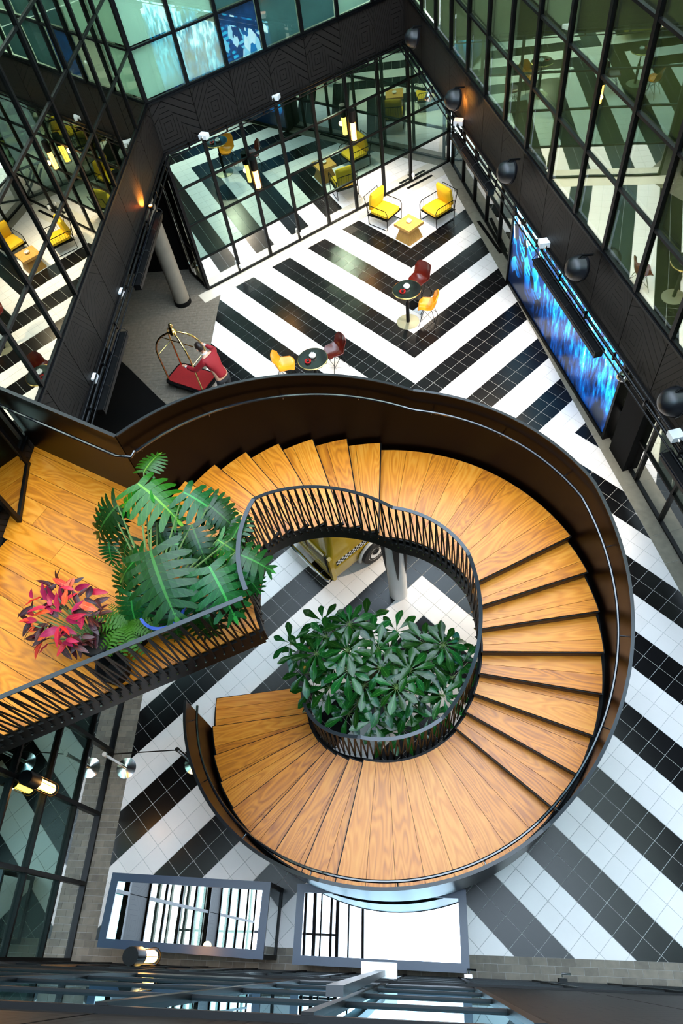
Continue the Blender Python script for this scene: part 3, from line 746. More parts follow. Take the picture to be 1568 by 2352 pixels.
for wx in (.98, 2.5):
    w = MB().lathe([(.14, -.09), (.29, -.09), (.31, -.06), (.31, .06), (.29, .09), (.14, .09)], n=28, mtx=Matrix.Rotation(PI / 2, 3, 'X'), caps=False).build('wheel', 'rubber', t, (wx, -.02, .31), smooth=True)
    MB().lathe([(.0, -.115), (.06, -.11), (.10, -.095), (.17, -.085), (.19, -.092), (.205, -.085)], n=28, mtx=Matrix.Rotation(-PI / 2, 3, 'X')).build('hub_cap', 'chrome', w, (0, -.19, 0) if False else (0, 0, 0), smooth=True)
    arch = [(wx + .36 * math.cos(math.radians(a)), -.04, .31 + .36 * math.sin(math.radians(a))) for a in range(-10, 191, 12)]
    MB().tube(arch, .035, 6).build('wheel_arch', 'white_gloss', t, smooth=True)

# ------------------------------------------------------------------ lounge group
def rounded_cushion(mb, sx, sy, sz, bulge=.03, n=8):
    for side in (1, -1):
        base = len(mb.v)
        for i in range(n + 1):
            for j in range(n + 1):
                u, v = i / n * 2 - 1, j / n * 2 - 1
                k = 1 - .06 * (abs(u) ** 6) * (abs(v) ** 6)
                e = (1 - abs(u) ** 5) * (1 - abs(v) ** 5)
                mb.v.append((u * sx / 2 * k, v * sy / 2 * k, side * (sz / 2 * (.55 + .45 * min(1, e * 1.6)) + bulge * e)))
        for i in range(n):
            for j in range(n):
                q = [base + i * (n + 1) + j, base + (i + 1) * (n + 1) + j, base + (i + 1) * (n + 1) + j + 1, base + i * (n + 1) + j + 1]
                mb.face(q if side > 0 else q[::-1])
    m = (n + 1) ** 2; edge = [i * (n + 1) for i in range(n + 1)] + [n * (n + 1) + j for j in range(1, n + 1)] + [i * (n + 1) + n for i in range(n - 1, -1, -1)] + [j for j in range(n - 1, 0, -1)]
    b0 = len(mb.v) - 2 * m
    for a, b in zip(edge, edge[1:] + edge[:1]): mb.face([b0 + b, b0 + a, b0 + m + a, b0 + m + b])
    return mb
def xf(mb, mtx):
    mb.v = [tuple(mtx @ Vector(p)) for p in mb.v]; return mb
# armchair: +x is its front, local origin centre of footprint
ac = thing('lounge_armchair', (0, 0, 0), 'yellow cushioned armchair with black wire frame left of the wooden cube table', 'armchair', 'yellow lounge armchairs')
W_, D_ = .66, .66
for sy in (-1, 1):
    y = sy * W_ / 2
    MB().tube([(D_ / 2, y, .56), (D_ / 2 + .03, y, .50), (D_ / 2, y, .02), (D_ / 2 - .04, y, .012), (-D_ / 2 + .04, y, .012), (-D_ / 2, y, .03), (-D_ / 2 - .02, y, .55), (-D_ / 2 + .02, y, .60), (D_ / 2 - .05, y, .60), (D_ / 2, y, .56)], .011, 6).build('side_frame', 'black', ac, smooth=True)
    MB().tube([(D_ / 2, y, .33), (-D_ / 2 - .05, y, .28)], .009, 6).build('seat_rail', 'black', ac)
    mb = MB()
    for k in range(9):
        x = -D_ / 2 + .04 + k * .075; mb.tube([(x, y, .60), (x, y, .33)], .004, 4, caps=False)
    mb.build('side_mesh', 'black', ac, kind='stuff')
MB().tube([(-D_ / 2 - .02, -.30, .33), (-D_ / 2 - .14, -.30, .80), (-D_ / 2 - .14, .30, .80), (-D_ / 2 - .02, .30, .33)], .012, 6).build('back_frame', 'black', ac, smooth=True)
mb = MB()
for k in range(8):
    y = -.26 + k * .075; mb.tube([(-D_ / 2 - .02, y, .33), (-D_ / 2 - .14, y, .80)], .004, 4, caps=False)
mb.build('back_mesh', 'black', ac, kind='stuff')
MB().box((-D_ / 2, -W_ / 2, .295), (D_ / 2, W_ / 2, .315)).build('seat_base', 'black', ac)
rounded_cushion(MB(), .62, .60, .12, .02).build('seat_cushion', 'yellow_cushion', ac, (.02, 0, .385), smooth=True)
bc = MB(); rounded_cushion(bc, .52, .56, .12, .045); xf(bc, Matrix.Translation((-.27, 0, .66)) @ Matrix.Rotation(math.radians(-78), 4, 'Y'))
bc.build('back_cushion', 'yellow_cushion', ac, smooth=True)
MB().tube([(-D_ / 2 - .05, -.33, .60), (-D_ / 2 - .09, -.33, .60), (-D_ / 2 - .10, -.33, .64), (-D_ / 2 - .06, -.33, .65), (-D_ / 2 - .04, -.33, .61)], .008, 6).build('arm_hook', 'black', ac)
ac.location = (-.70, 8.08, 0); ac.rotation_euler.z = math.radians(-38)
clone(ac, (.78, 7.98, 0), math.radians(-140), 'yellow cushioned armchair with black wire frame right of the wooden cube table')
def ctable(loc, rz):
    t = thing('cube_table', loc, 'square oak side table with flared pedestal between the two yellow armchairs', 'side table', rz=rz)
    f = lambda x, y: (x * 1.0, y); MB().prism([(-.29, -.29), (.29, -.29), (.29, .29), (-.29, .29)], .40, .475, f).build('table_top', 'table_oak', t)
    mb = MB(); a, b = .27, .155
    mb.hexa([(-a, -a, 0), (a, -a, 0), (a, a, 0), (-a, a, 0), (-b, -b, .40), (b, -b, .40), (b, b, .40), (-b, b, .40)])
    for i in range(2, 6): mb.uv[i] = [(0, 0), (.1, .5), (.4, .45), (.4, .05)]
    mb.build('pedestal', 'table_oak', t); return t
ctable((-.03, 7.25, 0), math.radians(45))
def bowl(loc, label, group=None, s=1.0):
    t = thing('sugar_bowl', loc, label, 'bowl', group)
    MB().lathe([(.0, 0), (.03 * s, 0), (.055 * s, .02 * s), (.06 * s, .05 * s), (.052 * s, .052 * s), (.045 * s, .02 * s), (0, .015 * s)], n=20).build('bowl', 'white_gloss', t, smooth=True)
    mb = MB()
    for k in range(7):
        a = k * 2.4; mb.tube([(.02 * s * math.cos(a), .02 * s * math.sin(a), .03 * s), (.035 * s * math.cos(a), .035 * s * math.sin(a), .085 * s)], .006 * s, 5)
    mb.build('sachets', 'white_gloss', t, kind='stuff'); return t
bowl((-.02, 7.27, .475), 'small white bowl on the square oak side table', s=1.2)

# bistro tables, shell chairs
def bistro(loc, label, h):
    t = thing('bistro_table', loc, label, 'table', 'round bistro tables')
    MB().lathe([(0, h - .02), (.335, h - .02), (.335, h), (0, h)], n=48).build('table_top', 'black_marble', t, smooth=True)
    MB().lathe([(.337, h - .028), (.347, h - .026), (.347, h - .002), (.337, h)], n=48, caps=False).build('brass_edge', 'brass', t, smooth=True)
    MB().lathe([(.045, .015), (.045, .62), (.02, .66), (.02, h - .05), (.12, h - .02)], n=20).build('pole', 'black', t, smooth=True)
    MB().lathe([(0, .0), (.285, .0), (.285, .012), (.06, .022), (0, .022)], n=48).build('base', 'base_plate', t, smooth=True)
    return t
bistro((-.13, 3.83, 0), 'round black marble bistro table in the middle of the chevron floor', 1.02)
tb2 = at(718, 825, 1.0)
bistro((tb2.x, tb2.y, 0), 'round black marble bistro table just behind the stair wall', 1.02)
for n, (x, y, w) in enumerate(((-.13, 3.83, 'middle bistro table'), (tb2.x, tb2.y, 'bistro table by the stair wall'))):
    bowl((x + .0, y + .05, 1.02), 'round white sugar bowl on the ' + w, s=1.3)
    t = thing('ashtray', (x - .10, y - .10, 1.02), 'red rimmed glass ashtray on the ' + w, 'ashtray')
    MB().lathe([(0, 0), (.06, 0), (.075, .035), (.062, .035), (.05, .012), (0, .012)], n=24).build('dish', 'red_gloss', t, smooth=True)
    MB().lathe([(0, .012), (.035, .012), (.028, .06), (0, .065)], n=16).build('glass', 'black_marble', t, smooth=True)
def shell_chair(m, label):
    t = thing('shell_chair', (0, 0, 0), label, 'chair', 'leather shell chairs at the bistro tables')
    prof = [(.245, .43, .15), (.23, .455, .19), (.15, .45, .225), (0.0, .435, .24), (-.10, .45, .24), (-.16, .50, .235), (-.20, .60, .235), (-.225, .72, .235), (-.245, .82, .20), (-.25, .855, .15)]
    mb = MB(); n = 8; th = .012; B = []
    for side in (1, -1):
        for i, (x, z, w) in enumerate(prof):
            for j in range(n + 1):
                v = j / n * 2 - 1; lift = .10 * abs(v) ** 2.2 * (1 if 1 < i < 8 else .35)
                if i < 5: p = (x, v * w, z + lift)
                else: p = (x + lift * .9, v * w, z + lift * .15)
                dx, dz = (0, -th) if i < 5 else (-th, 0)
                mb.v.append(p if side > 0 else (p[0] + dx, p[1], p[2] + dz))
    R_, C_ = len(prof), n + 1
    for i in range(R_ - 1):
        for j in range(n):
            a = i * C_ + j; q = [a, a + 1, a + C_ + 1, a + C_]; mb.face(q); mb.face([R_ * C_ + x for x in q[::-1]])
    edge = [j for j in range(C_)] + [i * C_ + n for i in range(1, R_)] + [(R_ - 1) * C_ + j for j in range(n - 1, -1, -1)] + [i * C_ for i in range(R_ - 2, 0, -1)]
    for a, b in zip(edge, edge[1:] + edge[:1]): mb.face([a, b, R_ * C_ + b, R_ * C_ + a])
    mb.build('shell', m, t, smooth=True)
    pip = [Vector(mb.v[e]) for e in edge]; MB().tube(pip, .006, 5, closed=True).build('piping', 'orange_leather' if m == 'orange_leather' else 'red_leather', t, smooth=True)
    for sx in (1, -1):
        for sy in (1, -1): MB().tube([(sx * .10, sy * .12, .43), (sx * .22, sy * .22, 0)], .008, 6).build('leg', 'black', t)
    for sy in (1, -1): MB().tube([(.19, sy * .195, .12), (-.10 * sy * 0 - .10, sy * .12, .43)], .006, 5).build('brace', 'black', t); MB().tube([(-.19, sy * .195, .12), (.10, sy * .12, .43)], .006, 5).build('brace', 'black', t)
    MB().tube([(.165, -.17, .22), (.165, .17, .22)], .006, 5).build('stretcher', 'black', t)
    return t
rc = shell_chair('red_leather', 'oxblood red shell chair behind the middle bistro table')
rc.location = (.20, 4.84, 0); rc.rotation_euler.z = math.radians(-128)
oc = shell_chair('orange_leather', 'orange shell chair on wire legs in front of the middle bistro table')
oc.location = (.38, 3.82, 0); oc.rotation_euler.z = math.radians(172)
r2 = at(766, 812, .45); clone(rc, (r2.x + .05, r2.y + .05, 0), math.radians(-150), 'oxblood red shell chair right of the bistro table by the stair wall')
o2 = at(655, 838, .45); clone(oc, (o2.x - .02, o2.y - .05, 0), math.radians(5), 'orange shell chair left of the bistro table by the stair wall')

# ------------------------------------------------------------------ led screen
u = Vector((4.20 - 2.69, -.12 - 5.20, 0)).normalized(); sn = Vector((u.y, -u.x, 0)); sn = sn if sn.x < 0 else -sn
t = thing('led_screen', (2.69 + sn.x * .22, 5.20 + sn.y * .22, 0), 'large LED wall screen showing blue city and falling water on the right side', 'screen', rz=math.atan2(u.y, u.x))
inn_y = (Matrix.Rotation(-math.atan2(u.y, u.x), 3, 'Z') @ sn).y
sg = 1 if inn_y > 0 else -1
mb = MB(); y = sg * .035
q = [(0.06, y, .10), (5.50, y, .10), (5.50, y, 3.25), (.06, y, 3.25)]
mb.v = q; mb.face([0, 1, 2, 3] if sg < 0 else [3, 2, 1, 0], [(0, 0), (1, 0), (1, 1), (0, 1)] if sg < 0 else [(0, 1), (1, 1), (1, 0), (0, 0)]); mb.build('picture', 'screen', t)
MB().box((0, min(0, -sg * .25), 0), (5.56, max(0, -sg * .25) + .03, 3.3)).build('cabinet', 'black', t) if False else MB().box((0, -.22 if sg > 0 else -.03, 0), (5.56, .03 if sg > 0 else .22, 3.3)).build('cabinet', 'black', t)
for a, b in (((0.03, 0, 0), (.03, 0, 3.3)), ((5.53, 0, 0), (5.53, 0, 3.3))): MB().bar((a[0], sg * .04, a[2]), (b[0], sg * .04, b[2]), .07, .06, (0, 1, 0)).build('side_frame', 'frame', t)
MB().bar((0, sg * .04, .05), (5.56, sg * .04, .05), .06, .09).build('lower_frame', 'frame', t)
p = at(1425, 1060, 0); MB().box((-.32, -.28, 0), (.32, .28, 3.8)).build('dark_pier', 'matt_black', None, (p.x + .18, p.y + .12, 0), rz=math.atan2(GU.y, GU.x), label='black square pier at the lower end of the LED screen', cat='pier')

# ------------------------------------------------------------------ plants
def leaf_mesh(name, m, Ln, Wd, droop=.25, prof=None, n=7, fold=.12, wav=0):
    mb = MB(); prof = prof or (lambda t: math.sin(PI * min(1, t ** .8)) ** .75)
    for i in range(n + 1):
        t = i / n; w = Wd / 2 * max(.02, prof(t)); x = Ln * t; z = -droop * Ln * t * t
        for j in (-1, 0, 1): mb.v.append((x, j * w, z + abs(j) * w * fold * 2 + wav * math.sin(t * 14) * abs(j) * w)); 
    for i in range(n):
        for j in (0, 1):
            a = i * 3 + j; mb.face([a, a + 3, a + 4, a + 1], [(i / n, j - 1), ((i + 1) / n, j - 1), ((i + 1) / n, j), (i / n, j)])
    return mb.mesh(name, m, True)
def monstera_mesh(m, Ln=.6, Wd=.72, lobes=7, seed=0):
    rnd = random.Random(seed); mb = MB()
    def P(t, w): return (Ln * t, w, .05 * abs(w) / Wd - .30 * Ln * t * t - .75 * w * w / Wd)
    def env(t): return Wd / 2 * (max(0, math.sin(PI * min(1, max(0, t * .80 + .20)))) ** .62)
    for sgn in (1, -1):
        for k in range(lobes):
            t0, t1 = k / lobes, (k + 1) / lobes
            gap = rnd.uniform(.05, .13) if rnd.random() < .95 else 0; N_ = 6; pr = None; E_ = env((t0 + t1) / 2); split = rnd.uniform(.30, .5)
            for i in range(N_ + 1):
                f = i / N_; w = E_ * (f ** .9); sw = (.02 + .26 * (t0 - .22)) * f * 1.1 + (-.10 * f if k == 0 else 0)
                g = 0 if f < split else gap * min(1, (f - split) * 5) / lobes
                tip = 1 if f < .8 else (1 - ((f - .8) / .2) ** 2 * .8)
                c0 = (t0 + t1) / 2 + sw; hw = ((t1 - t0) / 2 * (1 + .10 * f) - g * 1.6) * tip
                if k == lobes - 1: hw *= (1 - .3 * f)
                q = (c0 - hw, c0 + hw, w)
                if pr:
                    b = len(mb.v); pts = [P(pr[0], sgn * pr[2]), P(pr[1], sgn * pr[2]), P(q[1], sgn * q[2]), P(q[0], sgn * q[2])]; uvs = [(t0, sgn * pr[3]), (t1, sgn * pr[3]), (t1, sgn * f), (t0, sgn * f)]
                    if sgn < 0: pts.reverse(); uvs.reverse()
                    mb.v.extend(pts); mb.face(range(b, b + 4), uvs)
                pr = (*q, f)
    b = len(mb.v); mb.v.extend([P(.96, -.06), P(1.18, 0), P(.96, .06)]); mb.face([b, b + 1, b + 2], [(.9, -.1), (1, 0), (.9, .1)])
    return mb.mesh('monstera_leaf', m, False)
def mloc(o, p, aim, roll=0.0, sc=1.0, nrm=(0, 0, 1)):
    x = Vector(aim).normalized(); z = Vector(nrm); y = z.cross(x).normalized(); z = x.cross(y)
    mt = Matrix(((x.x, y.x, z.x), (x.y, y.y, z.y), (x.z, y.z, z.z))).to_4x4() @ Matrix.Rotation(roll, 4, 'X') @ Matrix.Scale(sc, 4)
    mt.translation = Vector(p); o.matrix_local = mt
def pot(t, r, h, m, rim=None, sq=False):
    if sq:
        mb = MB(); loft(mb, [(rr_(-r, r, -r, r, .04), 0), (rr_(-r, r, -r, r, .04), h), (rr_(-r + .04, r - .04, -r + .04, r - .04, .03), h), (rr_(-r + .04, r - .04, -r + .04, r - .04, .03), h - .06)], False); mb.build('planter', m, t)
        MB().box((-r + .03, -r + .03, h - .10), (r - .03, r - .03, h - .06)).build('soil', 'soil', t)
    else:
        MB().lathe([(0, 0), (r * .72, 0), (r, h), (r * .92, h), (r * .88, h - .05)], n=28, caps=False).build('planter', m, t, smooth=True)
        MB().lathe([(0, h - .06), (r * .9, h - .05)], n=24).build('soil', 'soil', t)
        if rim: MB().lathe([(r * .9, h), (r * 1.02, h - .005), (r * 1.03, h + .035), (r * .9, h + .04)], n=28, caps=False).build('rim', rim, t, smooth=True)
# umbrella plant in the stair eye
pc_ = Vector((-.78, -5.75, 0))
t = thing('umbrella_plant', pc_, 'big umbrella plant with whorled glossy leaves standing in the eye of the staircase', 'plant')
pot(t, .42, .55, 'navy_pot', sq=True)
leafm = [leaf_mesh('umbrella_leaf', 'leaf_umbrella', .34, .125, d, prof=lambda t: min(1, (t * 1.5) ** 1.1) * (1 - max(0, t - .72) ** 1.5 * 5.5), wav=.12) for d in (.25, .5, .1)]
ros = [(666, 1478, 6, 1.9), (742, 1428, 8, 2.0), (802, 1434, 11, 2.3), (852, 1462, 9, 2.1), (748, 1462, 9, 2.2), (726, 1502, 10, 2.2), (797, 1493, 11, 2.4), (800, 1540, 11, 2.35), (874, 1535, 10, 2.2), (940, 1540, 11, 2.3), (910, 1580, 11, 2.3), (975, 1478, 10, 2.2), (1018, 1482, 11, 2.25), (1040, 1555, 8, 2.0), (985, 1520, 9, 2.2), (1018, 1598, 9, 2.0), (822, 1612, 8, 1.8), (756, 1580, 8, 1.9), (742, 1610, 6, 1.5), (935, 1625, 8, 1.8), (858, 1655, 8, 1.7), (985, 1645, 8, 1.7), (925, 1675, 7, 1.5), (700, 1545, 8, 1.9), (868, 1490, 9, 2.1), (1060, 1525, 7, 2.0), (840, 1425, 6, 1.9), (690, 1500, 9, 1.9), (770, 1450, 9, 2.0), (765, 1530, 9, 2.0), (835, 1575, 9, 2.0), (900, 1500, 9, 1.9), (880, 1610, 9, 1.8), (950, 1590, 9, 1.9), (1000, 1560, 9, 1.9), (960, 1510, 9, 2.0), (1035, 1500, 8, 1.9), (800, 1640, 8, 1.6), (890, 1680, 7, 1.4), (720, 1580, 8, 1.6), (910, 1450, 8, 1.8)]
stems = MB(); nl = 0
for px, py, n, z in ros:
    c = at(px, py, z) - pc_
    c = Vector((c.x, c.y, z)); rr2 = math.hypot(c.x + .15, c.y)
    st = Vector((c.x * .12, c.y * .12, .5)); mid = Vector((c.x * .45, c.y * .45, .5 + (z - .5) * .6)); stems.tube([st, mid, c], .012, 5)
    a0 = random.random() * 6; tilt = Vector((c.x, c.y, 0)) * .25
    for k in range(n):
        a = a0 + 2 * PI * k / n; s_ = random.uniform(.82, 1.08); el = random.uniform(-.05, .35)
        o = inst(random.choice(leafm), 'leaf', t); nl += 1
        dv = Vector((math.cos(a), math.sin(a), el - (math.cos(a) * tilt.x + math.sin(a) * tilt.y)))
        mloc(o, c + Vector((math.cos(a) * .05, math.sin(a) * .05, .01)), dv, random.uniform(-.3, .3), s_)
    for k in range(n): stems.tube([c, c + Vector((math.cos(a0 + 2 * PI * k / n) * .06, math.sin(a0 + 2 * PI * k / n) * .06, .012))], .004, 4)
stems.build('stems', 'stem', t, kind='stuff')
# monstera on the platform
pm = at(385, 1462, ZP); pm.z = ZP
pm = Vector((-2.95, -6.45, ZP))
t = thing('monstera', pm, 'large monstera with split glossy leaves in a blue rimmed pot on the platform', 'plant')
pot(t, .27, .42, 'navy_pot', 'blue_rim')
mm = [monstera_mesh('leaf', seed=1), monstera_mesh('leaf', seed=2, lobes=8), monstera_mesh('leaf', seed=3, lobes=6)]
mbr = [monstera_mesh('leaf_bright', seed=4, lobes=8), monstera_mesh('leaf_bright', seed=5)]
ml = [  # px, py of leaf base, direction in the picture (dx,dy), z, size, bright, pitch
    (315, 1110, 1.0, .62, 1.15, .85, 1, -.1), (345, 1120, -1, .25, 1.1, .62, 1, -.15), (330, 1085, .5, -.8, 1.05, .45, 1, .1), (270, 1160, -1, .5, .95, .72, 0, -.5), (255, 1170, -.5, 1, .85, .5, 0, -.9),
    (345, 1265, .25, 1, 1.2, 1.0, 0, -.15), (330, 1270, -1, .45, .95, .6, 0, -.35), (420, 1130, 1, .35, 1.0, .7, 0, -.2), (480, 1160, .8, .5, .9, .5, 0, -.3), (440, 1205, .3, .9, .95, .55, 0, -.25),
    (480, 1300, .55, 1, 1.05, .80, 0, -.35), (540, 1270, 1, .25, .85, .58, 0, -.2), (535, 1235, .4, -.9, .9, .42, 0, .1), (425, 1330, .2, 1, .8, .55, 0, -.6), (470, 1390, .15, 1, .6, .5, 0, -.8), (500, 1240, 1, .5, .8, .5, 1, -.3),
    (395, 1250, 1, -.1, .85, .5, 0, -.1), (300, 1360, -.3, 1, .7, .6, 0, -.8), (360, 1200, .1, 1, .75, .5, 0, -.3), (420, 1270, .8, .5, .7, .5, 0, -.3), (560, 1310, .6, .9, .7, .4, 0, -.6), (300, 1230, -.6, .6, .7, .45, 0, -.5), (390, 1400, .1, 1, .5, .5, 0, -.9), (450, 1150, .9, .2, .8, .6, 0, -.3), (510, 1200, .7, .6, .75, .55, 0, -.4), (380, 1180, -.2, 1, .65, .6, 0, -.4), (300, 1300, -.8, .8, .6, .5, 0, -.5), (440, 1400, .5, 1, .45, .5, 0, -.8), (530, 1290, .6, .8, .6, .6, 0, -.6), (250, 1240, -.3, 1, .5, .4, 0, -.7), (345, 1330, 0, 1, .6, .6, 0, -.5), (470, 1250, .2, 1, .55, .6, 0, -.4), (520, 1360, .7, .8, .55, .42, 0, -.7)]
stems = MB()
for px, py, dx, dy, z, sz, br, pit in ml:
    zz = ZP + z; p = at(px, py, zz) - pm; q = at(px + dx * 40, py + dy * 40, zz) - pm; dv = (Vector((q.x, q.y, 0)) - Vector((p.x, p.y, 0))).normalized(); dv.z = pit
    o = inst(random.choice(mbr if br else mm), 'leaf', t); mloc(o, (p.x, p.y, z), dv, random.uniform(-.3, .3), sz * 1.2)
    stems.tube([(0, 0, .38), (p.x * .4, p.y * .4, .38 + (z - .38) * .75), (p.x, p.y, z)], [.014, .011, .008], 5)
stems.build('stems', 'stem', t, kind='stuff')
# red croton in black pot
pk = at(240, 1500, ZP + .25); pk = Vector((-3.72, -6.78, ZP))
t = thing('red_croton', pk, 'crimson and pink leaved plant at the left end of the platform planting', 'plant')
pot(t, .20, .34, 'matt_black')
lr = [leaf_mesh('croton_leaf', 'leaf_red', .26, .085, .35), leaf_mesh('croton_leaf', 'leaf_red', .24, .095, .15, wav=.2)]; ld = [leaf_mesh('croton_leaf', 'leaf_dark', .22, .08, .3)]
stems = MB()
for i in range(125):
    px, py = None, None
    while True:
        px, py = random.uniform(48, 232), random.uniform(1325, 1492)
        if ((px - 140) / 92) ** 2 + ((py - 1408) / 85) ** 2 < 1: break
    e = 1 - ((px - 140) / 98) ** 2 - ((py - 1408) / 92) ** 2; z = .40 + .34 * e + random.uniform(-.2, .06)
    p = at(px, py, ZP + z) - pk; c = at(140, 1408, ZP + z) - pk; dv = Vector((p.x - c.x, p.y - c.y, 0)); dv = dv.normalized() if dv.length > .02 else Vector((1, 0, 0))
    a = random.uniform(-1.5, 1.5); dv = Vector((dv.x * math.cos(a) - dv.y * math.sin(a), dv.x * math.sin(a) + dv.y * math.cos(a), random.uniform(-.1, .55)))
    o = inst(random.choice(lr if z > .60 or random.random() < .25 else ld), 'leaf', t); mloc(o, (p.x * .9, p.y * .9, z), dv, random.uniform(-1, 1), random.uniform(.6, 1.0))
    if i % 4 == 0: stems.tube([(0, 0, .3), (p.x * .5, p.y * .5, .4), (p.x * .9, p.y * .9, z)], .008, 5)
stems.build('stems', 'stem', t, kind='stuff')
# fern between them
pf = Vector((-3.36, -6.62, ZP)); t = thing('fern', pf, 'small feathery bright green fern between the monstera and the red leaved plant', 'plant')
pot(t, .19, .36, 'matt_black'); mb = MB()
for i in range(58):
    a = random.random() * 2 * PI; ln = random.uniform(.25, .48); el = random.uniform(.3, 1.0); n = 11; pr = Vector((0, 0, .36)); d = Vector((math.cos(a), math.sin(a), el)).normalized()
    sd = Vector((-math.sin(a), math.cos(a), 0))
    for k in range(n):
        nx = pr + d * (ln / n); d = (d + Vector((0, 0, -.12))).normalized()
        w = .055 * math.sin(PI * (k + 1) / (n + 1.2)) ** .6
        for s_ in (1, -1):
            b = len(mb.v); mb.v += [tuple(pr), tuple(pr + d * .022), tuple(pr + sd * s_ * w + d * .03), tuple(pr + sd * s_ * w * .8 + d * .008)]; mb.face([b, b + 1, b + 2, b + 3], [(0, .5), (.2, .5), (1, .6), (1, .4)])
        pr = nx
mb.build('fronds', 'fern', t, kind='stuff')
# dark tub by the railing
t = thing('black_tub', (-3.52, -7.05, ZP), 'empty black tub wedged behind the platform railing under the fern', 'tub')
MB().lathe([(0, 0), (.15, 0), (.19, .22), (.17, .22), (.14, .03), (0, .03)], n=28).build('tub', 'matt_black', t, smooth=True)

# ------------------------------------------------------------------ luggage cart
cart_rz = math.radians(-25); t = thing('luggage_cart', (-5.42, 2.06, 0), 'brass birdcage luggage cart with red carpeted deck', 'luggage cart', rz=cart_rz)
dk = rr_(-.56, .56, -.33, .33, .14, 6)
MB().prism(dk, .20, .27).build('deck', 'matt_black', t); MB().prism([(x * .95, y * .92) for x, y in dk], .27, .29).build('carpet', 'red_carpet', t)
MB().tube([(x * 1.04, y * 1.04, .235) for x, y in dk], .028, 8, closed=True).build('bumper_rail', 'matt_black', t, smooth=True)
for sx in (1, -1):
    for sy in (1, -1):
        w = MB().lathe([(0, -.02), (.08, -.02), (.09, 0), (.08, .02), (0, .02)], n=20, mtx=Matrix.Rotation(PI / 2, 3, 'X')).build('wheel', 'rubber', t, (sx * .40, sy * .22, .09), smooth=True)
        MB().tube([(0, 0, 0), (0, 0, .11)], .012, 6).build('fork', 'brass', w)
for s_ in (1, -1):
    pts = [(-.50, -.27 * s_, .28)]
    pts += [(-.50, -.27 * s_, 1.05)]
    for k in range(1, 12):
        a = PI * k / 12; pts.append((-.50 * math.cos(a), -.27 * s_ * math.cos(a), 1.08 + .64 * math.sin(a) ** .9))
    pts += [(.50, .27 * s_, 1.05), (.50, .27 * s_, .28)]
    MB().tube(pts, .022, 10).build('bow', 'brass', t, smooth=True)
for sx in (1, -1): MB().tube([(sx * .50, -.27, 1.08), (sx * .50, .27, 1.08)], .013, 8).build('cross_bar', 'brass', t, smooth=True)
MB().tube([(-.46, 0, 1.42), (.46, 0, 1.42)], .012, 8).build('hanging_bar', 'brass', t, smooth=True)
MB().lathe([(.05, 1.68), (.085, 1.69), (.085, 1.72), (.06, 1.73), (.075, 1.76), (.05, 1.78), (.055, 1.81), (.022, 1.83), (.02, 1.86), (.045, 1.88), (.052, 1.91), (.04, 1.95), (0, 1.965)], n=24).build('finial', 'brass', t, smooth=True)

# ------------------------------------------------------------------ bellman
pr_rz = math.atan2(.53, -.85); pt = thing('person', (-4.42, 1.45, 0), 'person in red jacket and dark trousers leaning over to push the brass luggage cart', 'person', rz=pr_rz)
def skinned(name, m, verts, edges, parent, sub=2, root=0):
    me = bpy.data.meshes.new(name); me.from_pydata([v[:3] for v in verts], edges, []); o = bpy.data.objects.new(name, me); COL.objects.link(o); o.parent = parent
    sk = o.modifiers.new('skin', 'SKIN'); sk.use_smooth_shade = True
    for i, v in enumerate(verts):
        r = v[3]; me.skin_vertices[0].data[i].radius = (r, r * (v[4] if len(v) > 4 else 1)); me.skin_vertices[0].data[i].use_root = (i == root)
    ss = o.modifiers.new('sub', 'SUBSURF'); ss.levels = sub; ss.render_levels = sub; me.materials.append(M[m]); return o
def hand(vs, es, wi, wrist, d, up, side):
    d = Vector(d).normalized(); sd = Vector(side).normalized(); w = Vector(wrist); pi = len(vs); pm_ = w + d * .055; vs.append((*pm_, .030)); es.append((wi, pi))
    for k, (off, ln) in enumerate(((-.027, .062), (-.009, .074), (.009, .070), (.027, .055))):
        b = w + d * .085 + sd * off; c = b + d * ln * .5; e = c + (d * .3 - Vector(up)).normalized() * ln * .55
        i = len(vs); vs += [(*b, .009), (*c, .0085), (*e, .0075)]; es += [(pi, i), (i, i + 1), (i + 1, i + 2)]
    b = w + d * .03 - sd * .035; c = b + (d - sd * .5).normalized() * .035; e = c + d * .03 - Vector(up) * .01
    i = len(vs); vs += [(*b, .011), (*c, .010), (*e, .008)]; es += [(pi, i), (i, i + 1), (i + 1, i + 2)]
V_ = [(0, 0, .93, .145, .8), (.10, 0, 1.10, .130, .85), (.22, 0, 1.27, .145, .8), (.33, 0, 1.41, .055), (.38, 0, 1.47, .052)]
E_ = [(0, 1), (1, 2), (2, 3), (3, 4)]
def chain(start, pts):
    i = len(V_); V_.extend(pts); E_.append((start, i)); E_.extend((i + k, i + k + 1) for k in range(len(pts) - 1)); return len(V_) - 1
la = chain(2, [(.25, .17, 1.35, .062), (.44, .33, 1.13, .046), (.76, .32, 1.09, .028)]); ra = chain(2, [(.25, -.17, 1.35, .062), (.42, -.36, 1.20, .046), (.66, -.31, 1.29, .028)])
chain(0, [(.0, .10, .84, .095), (.06, .11, .48, .062), (-.06, .12, .09, .040), (.10, .14, .045, .035)]); chain(0, [(.0, -.10, .84, .095), (.03, -.11, .48, .062), (-.14, -.12, .09, .040), (.02, -.14, .045, .035)])
hand(V_, E_, la, (.76, .32, 1.09), (.95, -.05, .0), (0, 0, 1), (0, 1, 0)); hand(V_, E_, ra, (.66, -.31, 1.29), (.9, .1, .15), (0, 0, 1), (0, -1, 0))
skinned('body', 'skin', V_, E_, pt)
J = [(-.02, 0, .86, .165, .86), (.02, 0, .97, .160, .86), (.10, 0, 1.11, .152, .9), (.22, 0, 1.27, .172, .84), (.29, 0, 1.37, .10)]
